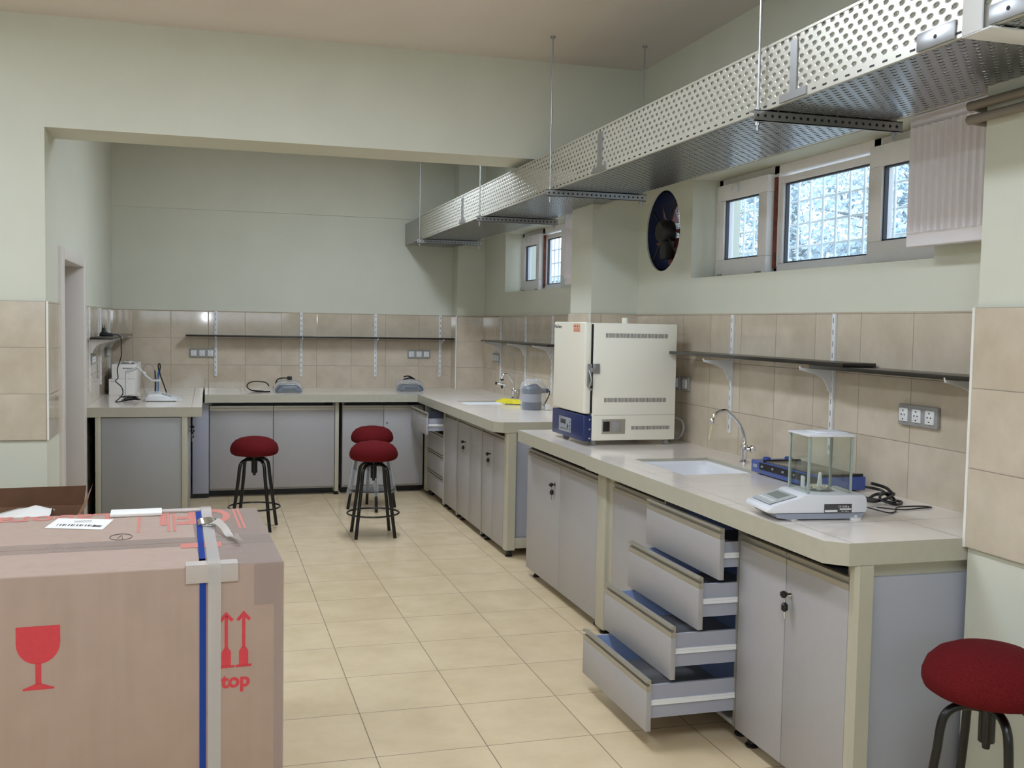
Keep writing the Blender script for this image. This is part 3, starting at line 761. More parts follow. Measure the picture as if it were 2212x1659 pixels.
# ---- back worktop (D)
YD = 9.22
def back_cab(label, x0, xm, x1, lock):
    c = thing('base_cabinet', label, 'cabinet', ((x0 + x1) / 2, YD, 0)); t = .016
    b = MB(); b.box(x0, x0 + t, YD + .019, 9.95, .06, ZL - .002); b.box(x1 - t, x1, YD + .019, 9.95, .06, ZL - .002); b.box(x0 + t, x1 - t, YD + .019, 9.95, .06, .076); b.box(x0 + t, x1 - t, 9.934, 9.95, .076, ZL - .002); b.obj('carcass', 'door', c)
    b = MB(); b.box(x0, x1, 9.34, 9.36, 0, .07); b.obj('plinth', 'black', c)
    ydoor(c, x0 + .002, xm - .002, .078, .80, YD); d = ydoor(c, xm + .002, x1 - .002, .078, .80, YD)
    b = MB(); b.cyl((xm + .03, YD - .003, .64), (xm + .03, YD, .64), .010, seg=12); b.obj('lock', 'steel', d)
    return c
c = back_cab('two-door grey base cabinet left of centre on the back wall', .008, .547, 1.082, True)
b = MB(); b.box(1.084, 1.118, YD - .012, YD + .05, .03, ZL - .002, .002); b.obj('frame_post', 'post', c); foot(c, 1.1, YD + .02)
b = MB(); b.box(-.131, .004, 9.19, 9.208, .045, ZL - .002, .001); b.obj('filler_panel', 'slate', c); b = MB(); b.box(-.13, .004, 9.24, 9.26, 0, .05); b.obj('filler_plinth', 'black', c)
back_cab('two-door grey base cabinet on the back wall behind the pair of stools', 1.15, 1.522, 1.888, True)
# ---- left worktop (E)
c = thing('base_cabinet', 'grey-panelled base cabinet under the left worktop, seen from its end', 'cabinet', (-.46, 8.5, 0))
bx1('frame_post', 'post', c, -.776, -.737, 7.845, 7.90, .03, ZL - .001, .002); bx1('frame_post', 'post', c, -.188, -.146, 7.845, 7.90, .03, ZL - .001, .002); bx1('frame_rail', 'post', c, -.737, -.188, 7.872, 7.9, .06, .12)
b = MB(); b.box(-.735, -.190, 7.853, 7.87, .12, ZL - .006, .001); b.obj('end_panel', 'end_grey', c)
b = MB(); b.box(-.77, -.75, 7.90, 9.95, .06, ZL - .002); b.box(-.75, -.17, 9.93, 9.95, .06, ZL - .002); b.box(-.75, -.17, 7.9, 9.93, .06, .076); b.obj('carcass', 'door', c)
for (y0, y1, k) in ((7.905, 8.50, 8.44), (8.505, 9.17, 8.56)):
    b = MB(); b.box(-.163, -.145, y0, y1, .055, .80, .0015); d = b.obj('door', 'door', c)
    lockset(d, -.145, k, .70 if k < 8.5 else .655, 1, 0)
for y in (7.95, 9.1): foot(c, -.19, y); foot(c, -.75, y)

# ------------------------------------------------------------------ shelving on the walls
def standard_proto(length, brackets):
    r = thing('shelf_standard', 'x', 'shelf upright')
    b = MB(); b.box(-.0125, .0125, -.012, 0, 0, length, .001); b.mi = 1; z = .02
    while z < length - .03:
        b.box(-.0035, .0035, -.0126, -.0119, z, z + .022); z += .05
    b.obj('slotted_rail', ['white_metal', 'grey_plate'], r)
    b = MB(); zt = brackets
    b.prism([(-.013, zt), (-.162, zt), (-.166, zt + .008), (-.172, zt + .008), (-.168, zt - .008), (-.09, zt - .028), (-.055, zt - .045), (-.035, zt - .075), (-.028, zt - .098), (-.013, zt - .105)], 'X', -.003, .003)
    b.obj('bracket', 'white_metal', r); return r
ZS = 1.386        # underside of the boards
def standards(lst):
    p = None
    for (x, y, rz, lab, grp, z0, z1, dz) in lst:
        key = (round(z1 - z0, 3), round(ZS + dz - z0, 3))
        if p is None or p[0] != key:
            r = standard_proto(z1 - z0, ZS + dz - z0); p = (key, r)
            r.location = (x, y, z0); r.rotation_euler.z = rz; r['label'] = lab; r['group'] = grp
        else: dup(p[1], (x, y, z0), rz, lab, grp)
g = 'slotted shelf uprights on the back wall'
names = ['leftmost', 'second from left', 'third from left', 'rightmost']
standards([(x, YB - .008, 0, 'white slotted upright on the back wall, %s of four' % n, g, 1.017, 1.625, 0) for x, n in zip((.065, .85, 1.565, 2.21), names)])
g = 'slotted shelf uprights on the right wall'
standards([(XW - .008, y, -PI / 2, lab, g, 1.01, 1.62, dz) for y, lab, dz in ((4.77, 'white slotted upright with bracket between oven and balance', 0.), (3.87, 'white slotted upright with bracket behind the balance', 0.), (2.965, 'white slotted upright with bracket in the near corner of the right wall', 0.))])
standards([(XW - .008, y, -PI / 2, lab, g, 1.01, 1.62, 0.) for y, lab in ((9.15, 'white slotted upright nearest the corner faucet'), (8.37, 'white slotted upright above the film-wrapped flask'), (7.66, 'white slotted upright just left of the oven'))])
standards([(XL + .008, y, PI / 2, lab, 'slotted shelf uprights on the left wall', 1.01, 1.62, 0.) for y, lab in ((8.02, 'white slotted upright nearest the door'), (8.83, 'white slotted upright in the middle of the left wall shelf'), (9.62, 'white slotted upright by the back left corner'))])
def shelf(label, x0, x1, y0, y1, z):
    b = MB(); b.box(x0, x1, y0, y1, z, z + .016, .0015); tag(b.obj('shelf_board', 'shelf'), label, 'shelf')
shelf('long thin black shelf across the back wall', -.2, 2.318, YB - .178, YB - .022, ZS + .001)
shelf('black shelf on the right wall ending at the oven side', XW - .178, XW - .022, 3.56, 5.174, ZS + .0175)
shelf('black shelf on the right wall running into the near pier', XW - .178, XW - .022, 2.69, 3.80, ZS + .001)
shelf('short black shelf on the far right wall above the corner sink', XW - .178, XW - .022, 7.3, 9.25, ZS + .001)
shelf('black shelf on the left wall beyond the door', XL + .022, XL + .178, 7.96, 9.99, ZS + .001)

# ------------------------------------------------------------------ sockets
def socket_proto(n):
    r = thing('wall_socket', 'x', 'socket'); w = .075 * n
    b = MB(); b.box(-w / 2, w / 2, -.016, 0, -.04, .04, .004); b.obj('frame', 'grey_plate', r)
    for k in range(n):
        x = -w / 2 + .0375 + k * (w - .0) / n
        b = MB(); b.box(x - .025, x + .025, -.022, -.014, -.026, .026, .003); i = b.obj('socket_insert', 'white', r)
        b = MB(); b.lathe([(.019, -.0225), (.019, -.0222), (.0185, -.0185), (0, -.0185)], (x, 0, 0), 'Y', 20); b.mi = 1
        b.cyl((x - .009, -.0235, 0), (x - .009, -.018, 0), .003, seg=8); b.cyl((x + .009, -.0235, 0), (x + .009, -.018, 0), .003, seg=8); b.box(x - .003, x + .003, -.0235, -.018, .014, .019); b.box(x - .003, x + .003, -.0235, -.018, -.019, -.014)
        b.obj('pin_recess', ['joint', 'ink'], i)
    return r
p = socket_proto(3)
p.location = (XW - .008, 3.297, 1.23); p.rotation_euler.z = -PI / 2; p['label'] = 'grey framed triple socket above the balance on the right wall'; p['group'] = 'triple wall sockets'
for (x, y, z, rz, lab) in ((-.057, YB - .008, 1.231, 0, 'triple socket near the left end of the back wall shelf'), (1.996, YB - .008, 1.239, 0, 'triple socket near the right end of the back wall shelf'),
                           (XW - .008, 9.285, 1.235, -PI / 2, 'triple socket on the far right wall above the corner faucet'),
                           (XL + .008, 8.22, 1.235, PI / 2, 'triple socket on the left wall nearest the door'), (XL + .008, 9.4, 1.25, PI / 2, 'triple socket on the left wall nearest the back corner')):
    dup(p, (x, y, z), rz, lab, 'triple wall sockets')
p = socket_proto(1); p.location = (XW - .008, 5.40, 1.232); p.rotation_euler.z = -PI / 2; p['label'] = 'single socket half hidden behind the oven edge'; p['group'] = 'single wall sockets'
dup(p, (XW - .008, 5.285, 1.232), -PI / 2, 'single socket just right of the oven edge', 'single wall sockets')

# ------------------------------------------------------------------ stools
def stool_proto(wrapped=False):
    r = thing('lab_stool', 'x', 'stool')
    b = MB(); b.lathe([(0, .690), (.05, .688), (.10, .679), (.138, .661), (.163, .635), (.174, .605), (.175, .585), (.168, .566), (.150, .554), (.1, .549), (0, .547)], seg=36); b.obj('seat', 'fabric', r)
    b = MB(); b.cyl((0, 0, .42), (0, 0, .535), .022, seg=18); b.cyl((0, 0, .535), (0, 0, .548), .03, seg=18); b.lathe([(0, .40), (.010, .40), (.012, .42), (0, .42)], seg=10); b.box(-.06, .06, -.06, .06, .541, .547); b.obj('column', 'black_metal', r)
    for k in range(4):
        a = PI / 4 + k * PI / 2; c, s = math.cos(a), math.sin(a); pts = []
        for rr, z in ((.018, .515), (.06, .520), (.095, .512), (.118, .49), (.128, .455), (.134, .40), (.198, .0)): pts.append((rr * c, rr * s, z))
        b = MB(); P = catmull([Vector(q) for q in pts[:6]], 5) + [Vector(pts[6])]
        b.tube(P, .0125, 12); b.obj('leg', 'black_metal', r)
    b = MB(); n = 40; b.tube([(.187 * math.cos(2 * PI * k / n), .187 * math.sin(2 * PI * k / n), .165) for k in range(n)], .0065, 8, closed=True); b.obj('foot_ring', 'black_metal', r)
    if wrapped:
        b = MB(); rd = random.Random(3); n = 40
        for k in range(4):
            a = PI / 4 + k * PI / 2; c, s = math.cos(a), math.sin(a)
            pts = [((.128 + .064 * t) * c, (.128 + .064 * t) * s, .45 - .40 * t * .8) for t in [i / 8 for i in range(9)]]
            b.tube(pts, [.017 + rd.uniform(0, .006) for _ in pts], 10)
        P = [[b.bm.verts.new(((.14 + .05 * (.45 - z) / .3 + rd.uniform(-.012, .012)) * math.cos(2 * PI * k / n), (.14 + .05 * (.45 - z) / .3 + rd.uniform(-.012, .012)) * math.sin(2 * PI * k / n), z + rd.uniform(-.015, .015))) for k in range(n)] for z in (.33, .27, .2, .14)]
        for A, B in zip(P, P[1:]):
            for k in range(n): b.bm.faces.new((A[k], A[(k + 1) % n], B[(k + 1) % n], B[k]))
        b.obj('plastic_wrap', 'film', r, 'clear film wrapped round legs')
    return r
G = 'burgundy lab stools'
s1 = stool_proto(); s1.location = (.327, 7.80, 0); s1.rotation_euler.z = math.radians(-13); s1['label'] = 'burgundy stool standing alone behind the big carton'; s1['group'] = G
dup(s1, (1.15, 7.395, 0), math.radians(-1), 'front stool of the pair, burgundy seat on bare black legs', G)
dup(s1, (2.07, 2.30, 0), math.radians(28), 'burgundy stool at the bottom right corner beside the near pier', G)
s2 = stool_proto(True); s2.location = (1.303, 8.47, 0); s2.rotation_euler.z = math.radians(48); s2['label'] = 'rear stool of the pair, its legs still wrapped in film'; s2['group'] = G

# ------------------------------------------------------------------ drying oven
ov = thing('drying_oven', 'cream laboratory oven with navy control base on the middle worktop', 'oven', (2.2, 5.45, ZC))
OX0, OX1, OY0, OY1, OZ0, OZ1 = 1.985, 2.475, 5.18, 5.70, .93, 1.566
b = MB(); b.box(OX0, OX1, OY0, OY1, OZ0, OZ1, .006); b.obj('cabinet', 'oven', ov)
b = MB(); b.box(OX0 + .01, OX1, OY0 - .0012, OY0, 1.068, 1.0695); b.obj('panel_seam', 'grey_plate', ov)
b = MB(); b.box(1.935, 1.976, OY0 + .002, OY1 - .002, 1.075, OZ1 + .004, .009, 3); dr = b.obj('oven_door', 'oven', ov)
b = MB(); b.box(1.976, OX0, OY0 + .004, OY1 - .004, 1.08, OZ1 - .006); b.obj('door_gasket', 'black', ov)
b = MB(); b.box(1.935, OX0, OY0 + .002, OY1, .926, 1.068, .006); cp = b.obj('control_base', 'oven_blue', ov)
b = MB(); b.box(1.9335, 1.936, 5.375, 5.575, .952, 1.034, .001); pn = b.obj('control_panel', 'pot_light', cp)
b = MB(); b.box(1.9325, 1.9335, 5.46, 5.545, .995, 1.02); b.obj('display', 'lcd_dark', pn)
b = MB(); b.prism([(5.425, 1.002), (5.412, .985), (5.425, .968), (5.438, .985)], 'X', 1.9325, 1.9335)
for k in range(3): b.box(1.9325, 1.9335, 5.384, 5.394, .966 + k * .02, .976 + k * .02)
for k in range(4): b.box(1.9325, 1.9335, 5.44 + k * .028, 5.455 + k * .028, .965, .97)
b.mesh(text_mesh('WiseTherm', .012), basis((1.9325, 5.565, 1.024), (0, -1, 0), (0, 0, 1)))
b.obj('buttons', 'ink', pn)
for z in (.944, .993, 1.045): MB().lathe([(0, -.004), (.005, -.003), (.006, 0)], (1.972, OY0 + .002, z), 'Y', 10).obj('screw', 'chrome', ov)
b = MB(); b.mesh(text_mesh('WiseTherm', .026, .0006), basis((1.9345, 5.69, 1.535), (0, -1, 0), (0, 0, 1))); b.obj('logo', 'ink', dr)
b = MB(); b.box(1.9343, 1.9349, 5.255, 5.365, 1.515, 1.562); b.obj('warning_label', plain('warn_label', srgb(232, 206, 170), .5), dr, 'small warning label')
b = MB()
for k in range(4): b.prism([(5.265 + k * .026, 1.54), (5.283 + k * .026, 1.54), (5.274 + k * .026, 1.558)], 'X', 1.9335, 1.9342)
for k in range(3): b.box(1.9335, 1.9342, 5.262, 5.358, 1.519 + k * .006, 1.5215 + k * .006)
b.obj('label_print', 'red_ink', dr)
b = MB(); yy = OY0 - .001
for x0, x1, za, zb in ((2.055, 2.42, 1.488, 1.512), (2.053, 2.418, 1.138, 1.162), (2.215, 2.445, .988, 1.008)):
    x = x0; k = 0
    while x < x1: b.box(x, x + .003, yy, OY0 + .001, za, zb); x += .0072
b.obj('vent_slots', 'ink', ov)
b = MB(); b.box(2.042, 2.178, OY0 - .002, OY0, .966, 1.046, .001); so = b.obj('power_panel', 'handle_strip', ov)
b = MB(); b.box(2.048, 2.086, OY0 - .008, OY0 - .002, .98, 1.034, .002); b.obj('power_inlet', 'black', so)
b = MB(); b.box(2.10, 2.152, OY0 - .005, OY0 - .002, .978, 1.034, .002); b.obj('switch_cover', 'grey_plate', so)
b = MB(); y = OY0 - .003
b.box(1.951, 1.976, y - .004, y + .004, 1.225, 1.346, .002); b.box(1.985, 2.022, y - .003, OY0, 1.293, 1.347, .002); b.box(1.97, 2.0, y - .008, y - .002, 1.30, 1.325, .002)
b.tube([(1.958, y - .006, 1.31), (1.966, y - .014, 1.28), (1.968, y - .014, 1.25), (1.960, y - .006, 1.222), (1.974, y - .006, 1.205)], .006, 8, smooth=4)
for q in ((1.957, 1.34), (1.957, 1.235), (2.005, 1.34)): b.cyl((q[0], y - .007, q[1]), (q[0], y - .003, q[1]), .004, seg=8)
b.obj('door_latch', 'steel', dr)
for x, y in ((2.01, 5.22), (2.44, 5.22), (2.01, 5.66), (2.44, 5.66)):
    b = MB(); b.lathe([(0, 0), (.02, 0), (.02, .005), (.012, .014), (.012, .028), (0, .028)], (x, y, ZC), seg=16); b.obj('foot', 'grey_plate', ov)
b = MB(); b.lathe([(0, .0), (.017, 0), (.017, .03), (.012, .034), (0, .03)], (2.225, 5.33, OZ1 - .002), seg=18); b.obj('vent_cap', 'oven', ov)
b = MB(); b.tube([(2.476, 5.3, 1.04), (2.53, 5.28, 1.04), (2.555, 5.25, 1.02), (2.555, 5.24, .97), (2.53, 5.26, .925), (2.48, 5.32, .912)], .006, 8, smooth=6); b.obj('power_cord', 'grey_plate', ov)

# ------------------------------------------------------------------ analytical balance
RB = math.radians(-7)
bl = thing('analytical_balance', 'white analytical balance with glass draught shield on the near worktop', 'balance', (2.045, 3.112, ZC), RB)
def L(b, name, mat, par, label=None):
    """mesh given in the balance's own frame"""
    b.xform(RM(bl)); return b.obj(name, mat, par, label)
hw = .098
prof = [(-.235, .028), (-.228, .045), (-.19, .058), (-.115, .078), (-.098, .088), (.115, .088), (.128, .078), (.132, .05), (.128, .024), (-.205, .024)]
b = MB(); b.prism(prof, 'Y', -hw, hw, .008); sh = L(b, 'housing', 'balance_white', bl)
b = MB(); b.prism([(-.2, .023), (-.195, .01), (-.16, .004), (.11, .004), (.122, .023)], 'Y', -hw + .006, hw - .006); L(b, 'under_base', 'balance_grey', bl)
sl = math.atan2(.026, .093)
b = MB(); b.prism([(-.215, .054), (-.205, .0565), (-.118, .0795), (-.118, .081), (-.207, .058)], 'Y', -.075, .075); kp = L(b, 'keypad', plain('keypad_grey', srgb(178, 182, 182), .4), sh)
b = MB(); b.prism([(-.172, .0672), (-.13, .0783), (-.13, .0788), (-.172, .0678)], 'Y', -.045, .055); L(b, 'display', 'lcd', kp)
b = MB()
for k in range(5): b.prism([(-.198, .0603), (-.184, .064), (-.184, .0645), (-.198, .0608)], 'Y', -.058 + k * .025, -.04 + k * .025)
L(b, 'buttons', 'white', kp)
b = MB(); b.box(-.028, .072, -hw - .0008, -hw, .027, .056); rp = L(b, 'rating_plate', 'ink', sh)
b = MB(); b.box(.028, .07, -hw - .0012, -hw - .0008, .036, .041); b.box(-.026, .02, -hw - .0012, -hw - .0008, .029, .036); b.mesh(text_mesh('CE 0200 g', .0095), basis((.022, -hw - .0013, .044), (1, 0, 0), (0, 0, 1))); b.mesh(text_mesh('AC 100 g', .007), basis((.034, -hw - .0013, .029), (1, 0, 0), (0, 0, 1))); L(b, 'plate_print', 'white', rp)
gx, gy, g0, g1 = .077, .075, .088, .283
for sx in (-1, 1):
    for sy in (-1, 1): L(MB().box(sx * gx - .004, sx * gx + .004, sy * gy - .004, sy * gy + .004, g0, g1, .001), 'corner_post', 'glass_edge', bl)
for q in ((-gx + .004, gx - .004, -gy - .0015, -gy + .0015), (-gx + .004, gx - .004, gy - .0015, gy + .0015), (-gx - .0015, -gx + .0015, -gy + .004, gy - .004), (gx - .0015, gx + .0015, -gy + .004, gy - .004)):
    L(MB().box(*q, g0, g1), 'glass_pane', 'glass_case', bl)
b = MB(); b.box(-gx - .008, gx + .008, -gy - .008, gy + .008, g1, g1 + .008, .002); b.box(-.03, gx, -.05, .05, g1 + .008, g1 + .012, .001); L(b, 'lid', 'balance_white', bl)
b = MB(); b.lathe([(0, .098), (.043, .098), (.045, .101), (.043, .104), (0, .104)]); b.cyl((0, 0, .088), (0, 0, .1), .012); L(b, 'weighing_pan', 'chrome', bl)
b = MB(); b.prism([(-.008, .104), (.008, .104), (.004, .150), (-.002, .150)], 'Y', -.004, .004); b.box(-.07, -.064, -.02, .0, .1, .14); L(b, 'draught_tab', 'white', bl)
for x, y in ((.092, -.086), (.09, .08), (-.13, -.07), (-.13, .07)): L(MB().lathe([(0, -.0), (.021, 0), (.021, .008), (.008, .009), (.008, .016), (0, .016)], (x, y, 0), seg=16), 'foot', 'white', bl)
# magnetic stirrer behind
ms = thing('magnetic_stirrer', 'blue multi-place stirrer plate with black front behind the balance', 'stirrer', (2.43, 3.85, ZC))
b = MB(); P = [(2.36, 4.105), (2.335, 3.99), (2.325, 3.46), (2.505, 3.46), (2.56, 3.62), (2.56, 4.105)]
b.prism([(2.345, 4.11), (2.335, 3.54), (2.54, 3.54), (2.555, 4.11)], 'Z', ZC + .006, ZC + .06, .004); b.obj('housing', 'blue_device', ms)
b = MB(); b.prism([(2.3445, 4.03), (2.3345, 3.56), (2.3335, 3.56), (2.3395, 4.03)], 'Z', ZC + .026, ZC + .056); b.mi = 1
for k in range(5): b.box(2.331 + .002 * (k % 2), 2.337, 3.99 - k * .085, 4.0 - k * .085, ZC + .038, ZC + .046)
b.obj('control_panel', ['black', 'pot_light'], ms)
b = MB(); b.box(2.352, 2.53, 3.56, 4.0, ZC + .06, ZC + .066, .002); b.obj('top_plate', plain('stirrer_top', srgb(96, 90, 80), .2), ms)
bx1('top_edging', 'black', ms, 2.345, 2.53, 4.0, 4.008, ZC + .06, ZC + .07); bx1('top_edging', 'black', ms, 2.345, 2.53, 3.545, 3.556, ZC + .06, ZC + .07)
for x in (2.40, 2.51): b = MB(); b.lathe([(0, 0), (.018, 0), (.018, .01), (.012, .014), (0, .014)], (x, 4.07, ZC + .06), seg=16); b.obj('knob', 'blue_device', ms)
for x, y in ((2.37, 4.06), (2.52, 4.06), (2.36, 3.58), (2.51, 3.58)): MB().cyl((x, y, ZC), (x, y, ZC + .008), .012).obj('foot', 'black', ms)
b = MB(); b.box(2.3413, 2.3423, 4.05, 4.085, ZC + .03, ZC + .045); b.obj('badge', 'pot_light', ms)
# cables behind balance
b = MB(); z = ZC + .006
b.tube([(2.45, 3.42, ZC + .04), (2.50, 3.38, ZC + .03), (2.48, 3.30, ZC + .012), (2.50, 3.26, z), (2.44, 3.22, z), (2.40, 3.25, ZC + .02), (2.44, 3.3, ZC + .03), (2.50, 3.33, ZC + .02), (2.47, 3.26, z), (2.41, 3.27, ZC + .014), (2.36, 3.32, ZC + .02)], .005, 8, smooth=6)
b.tube([(2.30, 3.22, ZC + .03), (2.37, 3.25, ZC + .014), (2.44, 3.27, ZC + .02), (2.50, 3.31, ZC + .03), (2.46, 3.36, ZC + .02), (2.40, 3.33, z)], .006, 8, smooth=6)
b.tube([(2.45, 3.38, ZC + .06), (2.50, 3.36, ZC + .045), (2.49, 3.3, ZC + .03)], .006, 8, smooth=5)
tag(b.obj('power_cable', 'black'), 'black power leads bunched behind the balance', 'cable')
b = MB(); b.tube([(2.26, 3.14, z + .01), (2.31, 3.09, z - .002), (2.35, 3.10, z - .002), (2.41, 3.17, z - .002), (2.47, 3.185, z - .002), (2.53, 3.175, z - .002), (2.545, 3.15, z - .002), (2.50, 3.145, z - .002), (2.40, 3.13, z - .002), (2.29, 3.12, ZC + .018)], .0025, 6, smooth=8)
tag(b.obj('thin_cable', 'black'), 'thin black wire looping out on the worktop right of the balance', 'cable')

# ------------------------------------------------------------------ things on the corner worktop
fl = thing('wrapped_flask', 'slate blue lab device wrapped in clear film beside the oven', 'device', (2.365, 7.46, ZC))
b = MB(); b.lathe([(0, 0), (.07, 0), (.076, .006), (.076, .058), (.073, .06)], (2.365, 7.46, ZC)); b.lathe([(.074, .122), (.077, .125), (.077, .16), (.06, .178), (0, .18)], (2.365, 7.46, ZC)); b.obj('body', 'pot', fl)
b = MB(); b.lathe([(.0735, .058), (.0735, .124)], (2.365, 7.46, ZC)); b.obj('label_band', 'pot_light', fl)
b = MB(); b.tube([(2.33, 7.45, ZC + .178), (2.35, 7.43, ZC + .19), (2.39, 7.43, ZC + .19), (2.41, 7.45, ZC + .172)], .008, 8, smooth=4); b.box(2.43, 2.50, 7.45, 7.50, ZC + .125, ZC + .16, .01); b.obj('handle', 'pot', fl)
b = MB(); b.tube([(2.49, 7.46, ZC + .15), (2.505, 7.45, ZC + .13), (2.47, 7.42, ZC + .07), (2.445, 7.41, ZC + .04), (2.455, 7.40, ZC + .03)], .004, 8, smooth=5); b.obj('cord', 'black', fl)
b = MB(); b.box(2.448, 2.486, 7.37, 7.40, ZC + .002, ZC + .045, .004); b.cyl((2.46, 7.385, ZC + .01), (2.46, 7.36, ZC + .004), .003, seg=6); b.obj('plug', 'white', fl)
b = MB(); rd = random.Random(9); n = 30; rows = []
for z, r0 in ((.0, .082), (.05, .086), (.11, .084), (.17, .088), (.2, .07), (.225, .05), (.235, .0)):
    rows.append([b.bm.verts.new((2.375 + (r0 + rd.uniform(-.004, .006)) * 1.15 * math.cos(2 * PI * k / n), 7.46 + (r0 + rd.uniform(-.004, .006)) * math.sin(2 * PI * k / n), ZC + .001 + z + (rd.uniform(-.006, .006) if z else 0))) for k in range(n)])
for A, B in zip(rows, rows[1:]):
    for k in range(n): b.bm.faces.new((A[k], A[(k + 1) % n], B[(k + 1) % n], B[k]))
b.obj('plastic_wrap', 'film', fl)
# yellow cloth
b = MB(); rd = random.Random(4); n = 14; V = []
for i in range(n + 1):
    row = []
    for j in range(n + 1):
        u, v = i / n, j / n; e = min(u, 1 - u, v, 1 - v)
        x = 2.36 + .17 * (u - .5) + .012 * math.sin(7 * v) ; y = 8.06 + .30 * (v - .5) + .02 * math.sin(6 * u)
        z = ZC + .004 + .03 * min(1, e * 5) * (.6 + .4 * math.sin(9 * u + 5 * v)) + rd.uniform(0, .004)
        row.append(b.bm.verts.new((x, y, z)))
    V.append(row)
for i in range(n):
    for j in range(n): b.bm.faces.new((V[i][j], V[i + 1][j], V[i + 1][j + 1], V[i][j + 1]))
o = b.obj('cleaning_cloth', 'yellow'); tag(o, 'crumpled yellow cloth at the edge of the corner sink', 'cloth')
sm = o.modifiers.new('s', 'SOLIDIFY'); sm.thickness = .003; sm.offset = 1
sm = o.modifiers.new('u', 'SUBSURF'); sm.render_levels = 1; sm.levels = 1

# ------------------------------------------------------------------ things on the back worktop
def wrapped_balance(label, x, y, rz, plug):
    r = thing('wrapped_scale', label, 'scale', (x, y, ZC), rz, 'film-wrapped bench scales')
    m = RM(r)
    b = MB(); b.prism([(-.115, .006), (-.105, .035), (-.085, .06), (.085, .06), (.11, .035), (.118, .006)], 'Y', -.1, .1, .006); b.xform(m); b.obj('housing', 'pot', r)
    b = MB(); b.box(-.06, .06, -.1025, -.1005, .018, .04); b.xform(m); b.obj('display', 'lcd_dark', r)
    b = MB(); b.box(-.075, .075, -.075, .075, .066, .074, .003); b.box(-.02, .02, -.02, .02, .058, .067); b.xform(m); b.obj('pan', 'steel', r)
    for sx in (-.09, .09):
        for sy in (-.08, .08): MB().cyl((sx, sy, 0), (sx, sy, .008), .012).xform(m).obj('foot', 'black', r)
    b = MB(); rd = random.Random(int(x * 100)); n = 36; rows = []
    for z, k0 in ((.001, 1.12), (.03, 1.12), (.06, 1.04), (.085, .9), (.10, .6), (.104, .1)):
        rows.append([])
        for k in range(n):
            a = 2 * PI * k / n; c, s = math.cos(a), math.sin(a); q = .118 * k0 / max(abs(c), abs(s) * 1.12) ** .75 + rd.uniform(-.004, .006)
            rows[-1].append(b.bm.verts.new((q * c, q * s * .9, z + (rd.uniform(-.006, .008) if z > .01 else 0))))
    for A, B in zip(rows, rows[1:]):
        for k in range(n): b.bm.faces.new((A[k], A[(k + 1) % n], B[(k + 1) % n], B[k]))
    b.xform(m); b.obj('plastic_wrap', 'film', r)
    b = MB()
    if plug: b.tube([(-.11, -.02, .08), (-.095, -.04, .115), (-.05, -.05, .128), (-.01, -.05, .128)], .006, 8, smooth=5); b.box(-.012, .03, -.07, -.035, .112, .145, .006)
    else: b.tube([(-.06, 0, .105), (-.02, -.01, .12), (.03, .0, .118), (.055, .01, .105)], .007, 8, smooth=5); b.tube([(-.055, .01, .13), (-.02, .0, .14), (.03, .01, .125)], .006, 8, smooth=5)
    b.xform(m); b.obj('cord', 'black', r)
wrapped_balance('film-wrapped scale with upright black plug, left on the back worktop', .69, 9.47, 0, True)
wrapped_balance('film-wrapped dark scale without plug, right on the back worktop', 1.83, 9.62, 0, False)
b = MB(); z = ZC + .006
b.tube([(.53, 9.62, ZC + .045), (.50, 9.64, ZC + .075), (.42, 9.64, ZC + .085), (.36, 9.63, ZC + .075), (.335, 9.60, ZC + .045), (.36, 9.54, ZC + .016), (.42, 9.47, z), (.47, 9.45, z), (.46, 9.5, z), (.40, 9.52, z), (.37, 9.48, z + .008), (.42, 9.45, z + .006), (.48, 9.43, z), (.53, 9.44, z)], .0055, 8, smooth=6)
tag(b.obj('power_cable', 'black'), 'loose black mains lead coiled on the back worktop', 'cable')

# ------------------------------------------------------------------ things on the left worktop
cb = thing('white_carton', 'lower white carton of the stack on the left worktop', 'box', (-.69, 9.5, ZC))
b = MB(); b.box(-.797, -.592, 9.16, 9.9, ZC, ZC + .13, .002); b.obj('carton', 'paper', cb)
b = MB(); b.box(-.785, -.74, 9.1585, 9.16, ZC + .11, ZC + .115); b.obj('print', 'grey_plate', cb)
cb = thing('white_carton', 'upper white carton of the stack on the left worktop, with dark lettering', 'box', (-.68, 9.5, ZC + .131))
b = MB(); b.box(-.775, -.585, 9.18, 9.88, ZC + .1315, ZC + .252, .002); b.obj('carton', 'paper', cb)
b = MB(); b.mesh(text_mesh('METTLER TOLEDO', .0118, .0004), basis((-.688, 9.1785, ZC + .215), (1, 0, 0), (0, 0, 1))); b.obj('lettering', 'ink', cb)
b = MB(); rd = random.Random(2); n = 6
V = [[b.bm.verts.new((-.60 - .1 * i / n + rd.uniform(-.008, .008), 9.24 + .1 * j / n, ZC + .2545 + rd.uniform(.0, .022) * (0 < i < n))) for j in range(n + 1)] for i in range(n + 1)]
for i in range(n):
    for j in range(n): b.bm.faces.new((V[i][j], V[i + 1][j], V[i + 1][j + 1], V[i][j + 1]))
o = b.obj('crumpled_paper', 'paper'); tag(o, 'crumpled white paper on top of the white cartons', 'paper'); o.modifiers.new('s', 'SOLIDIFY').thickness = .002
es = thing('electrode_stand', 'white electrode arm holding two blue probes over the left worktop', 'stand', (-.66, 8.9, ZC))
b = MB(); b.lathe([(0, 0), (.055, 0), (.055, .01), (.012, .014), (0, .014)], (-.64, 8.9, ZC), seg=24); b.obj('base', 'white', es)
b = MB(); b.cyl((-.64, 8.9, ZC + .01), (-.64, 8.9, ZC + .21), .01); b.obj('post', 'white', es)
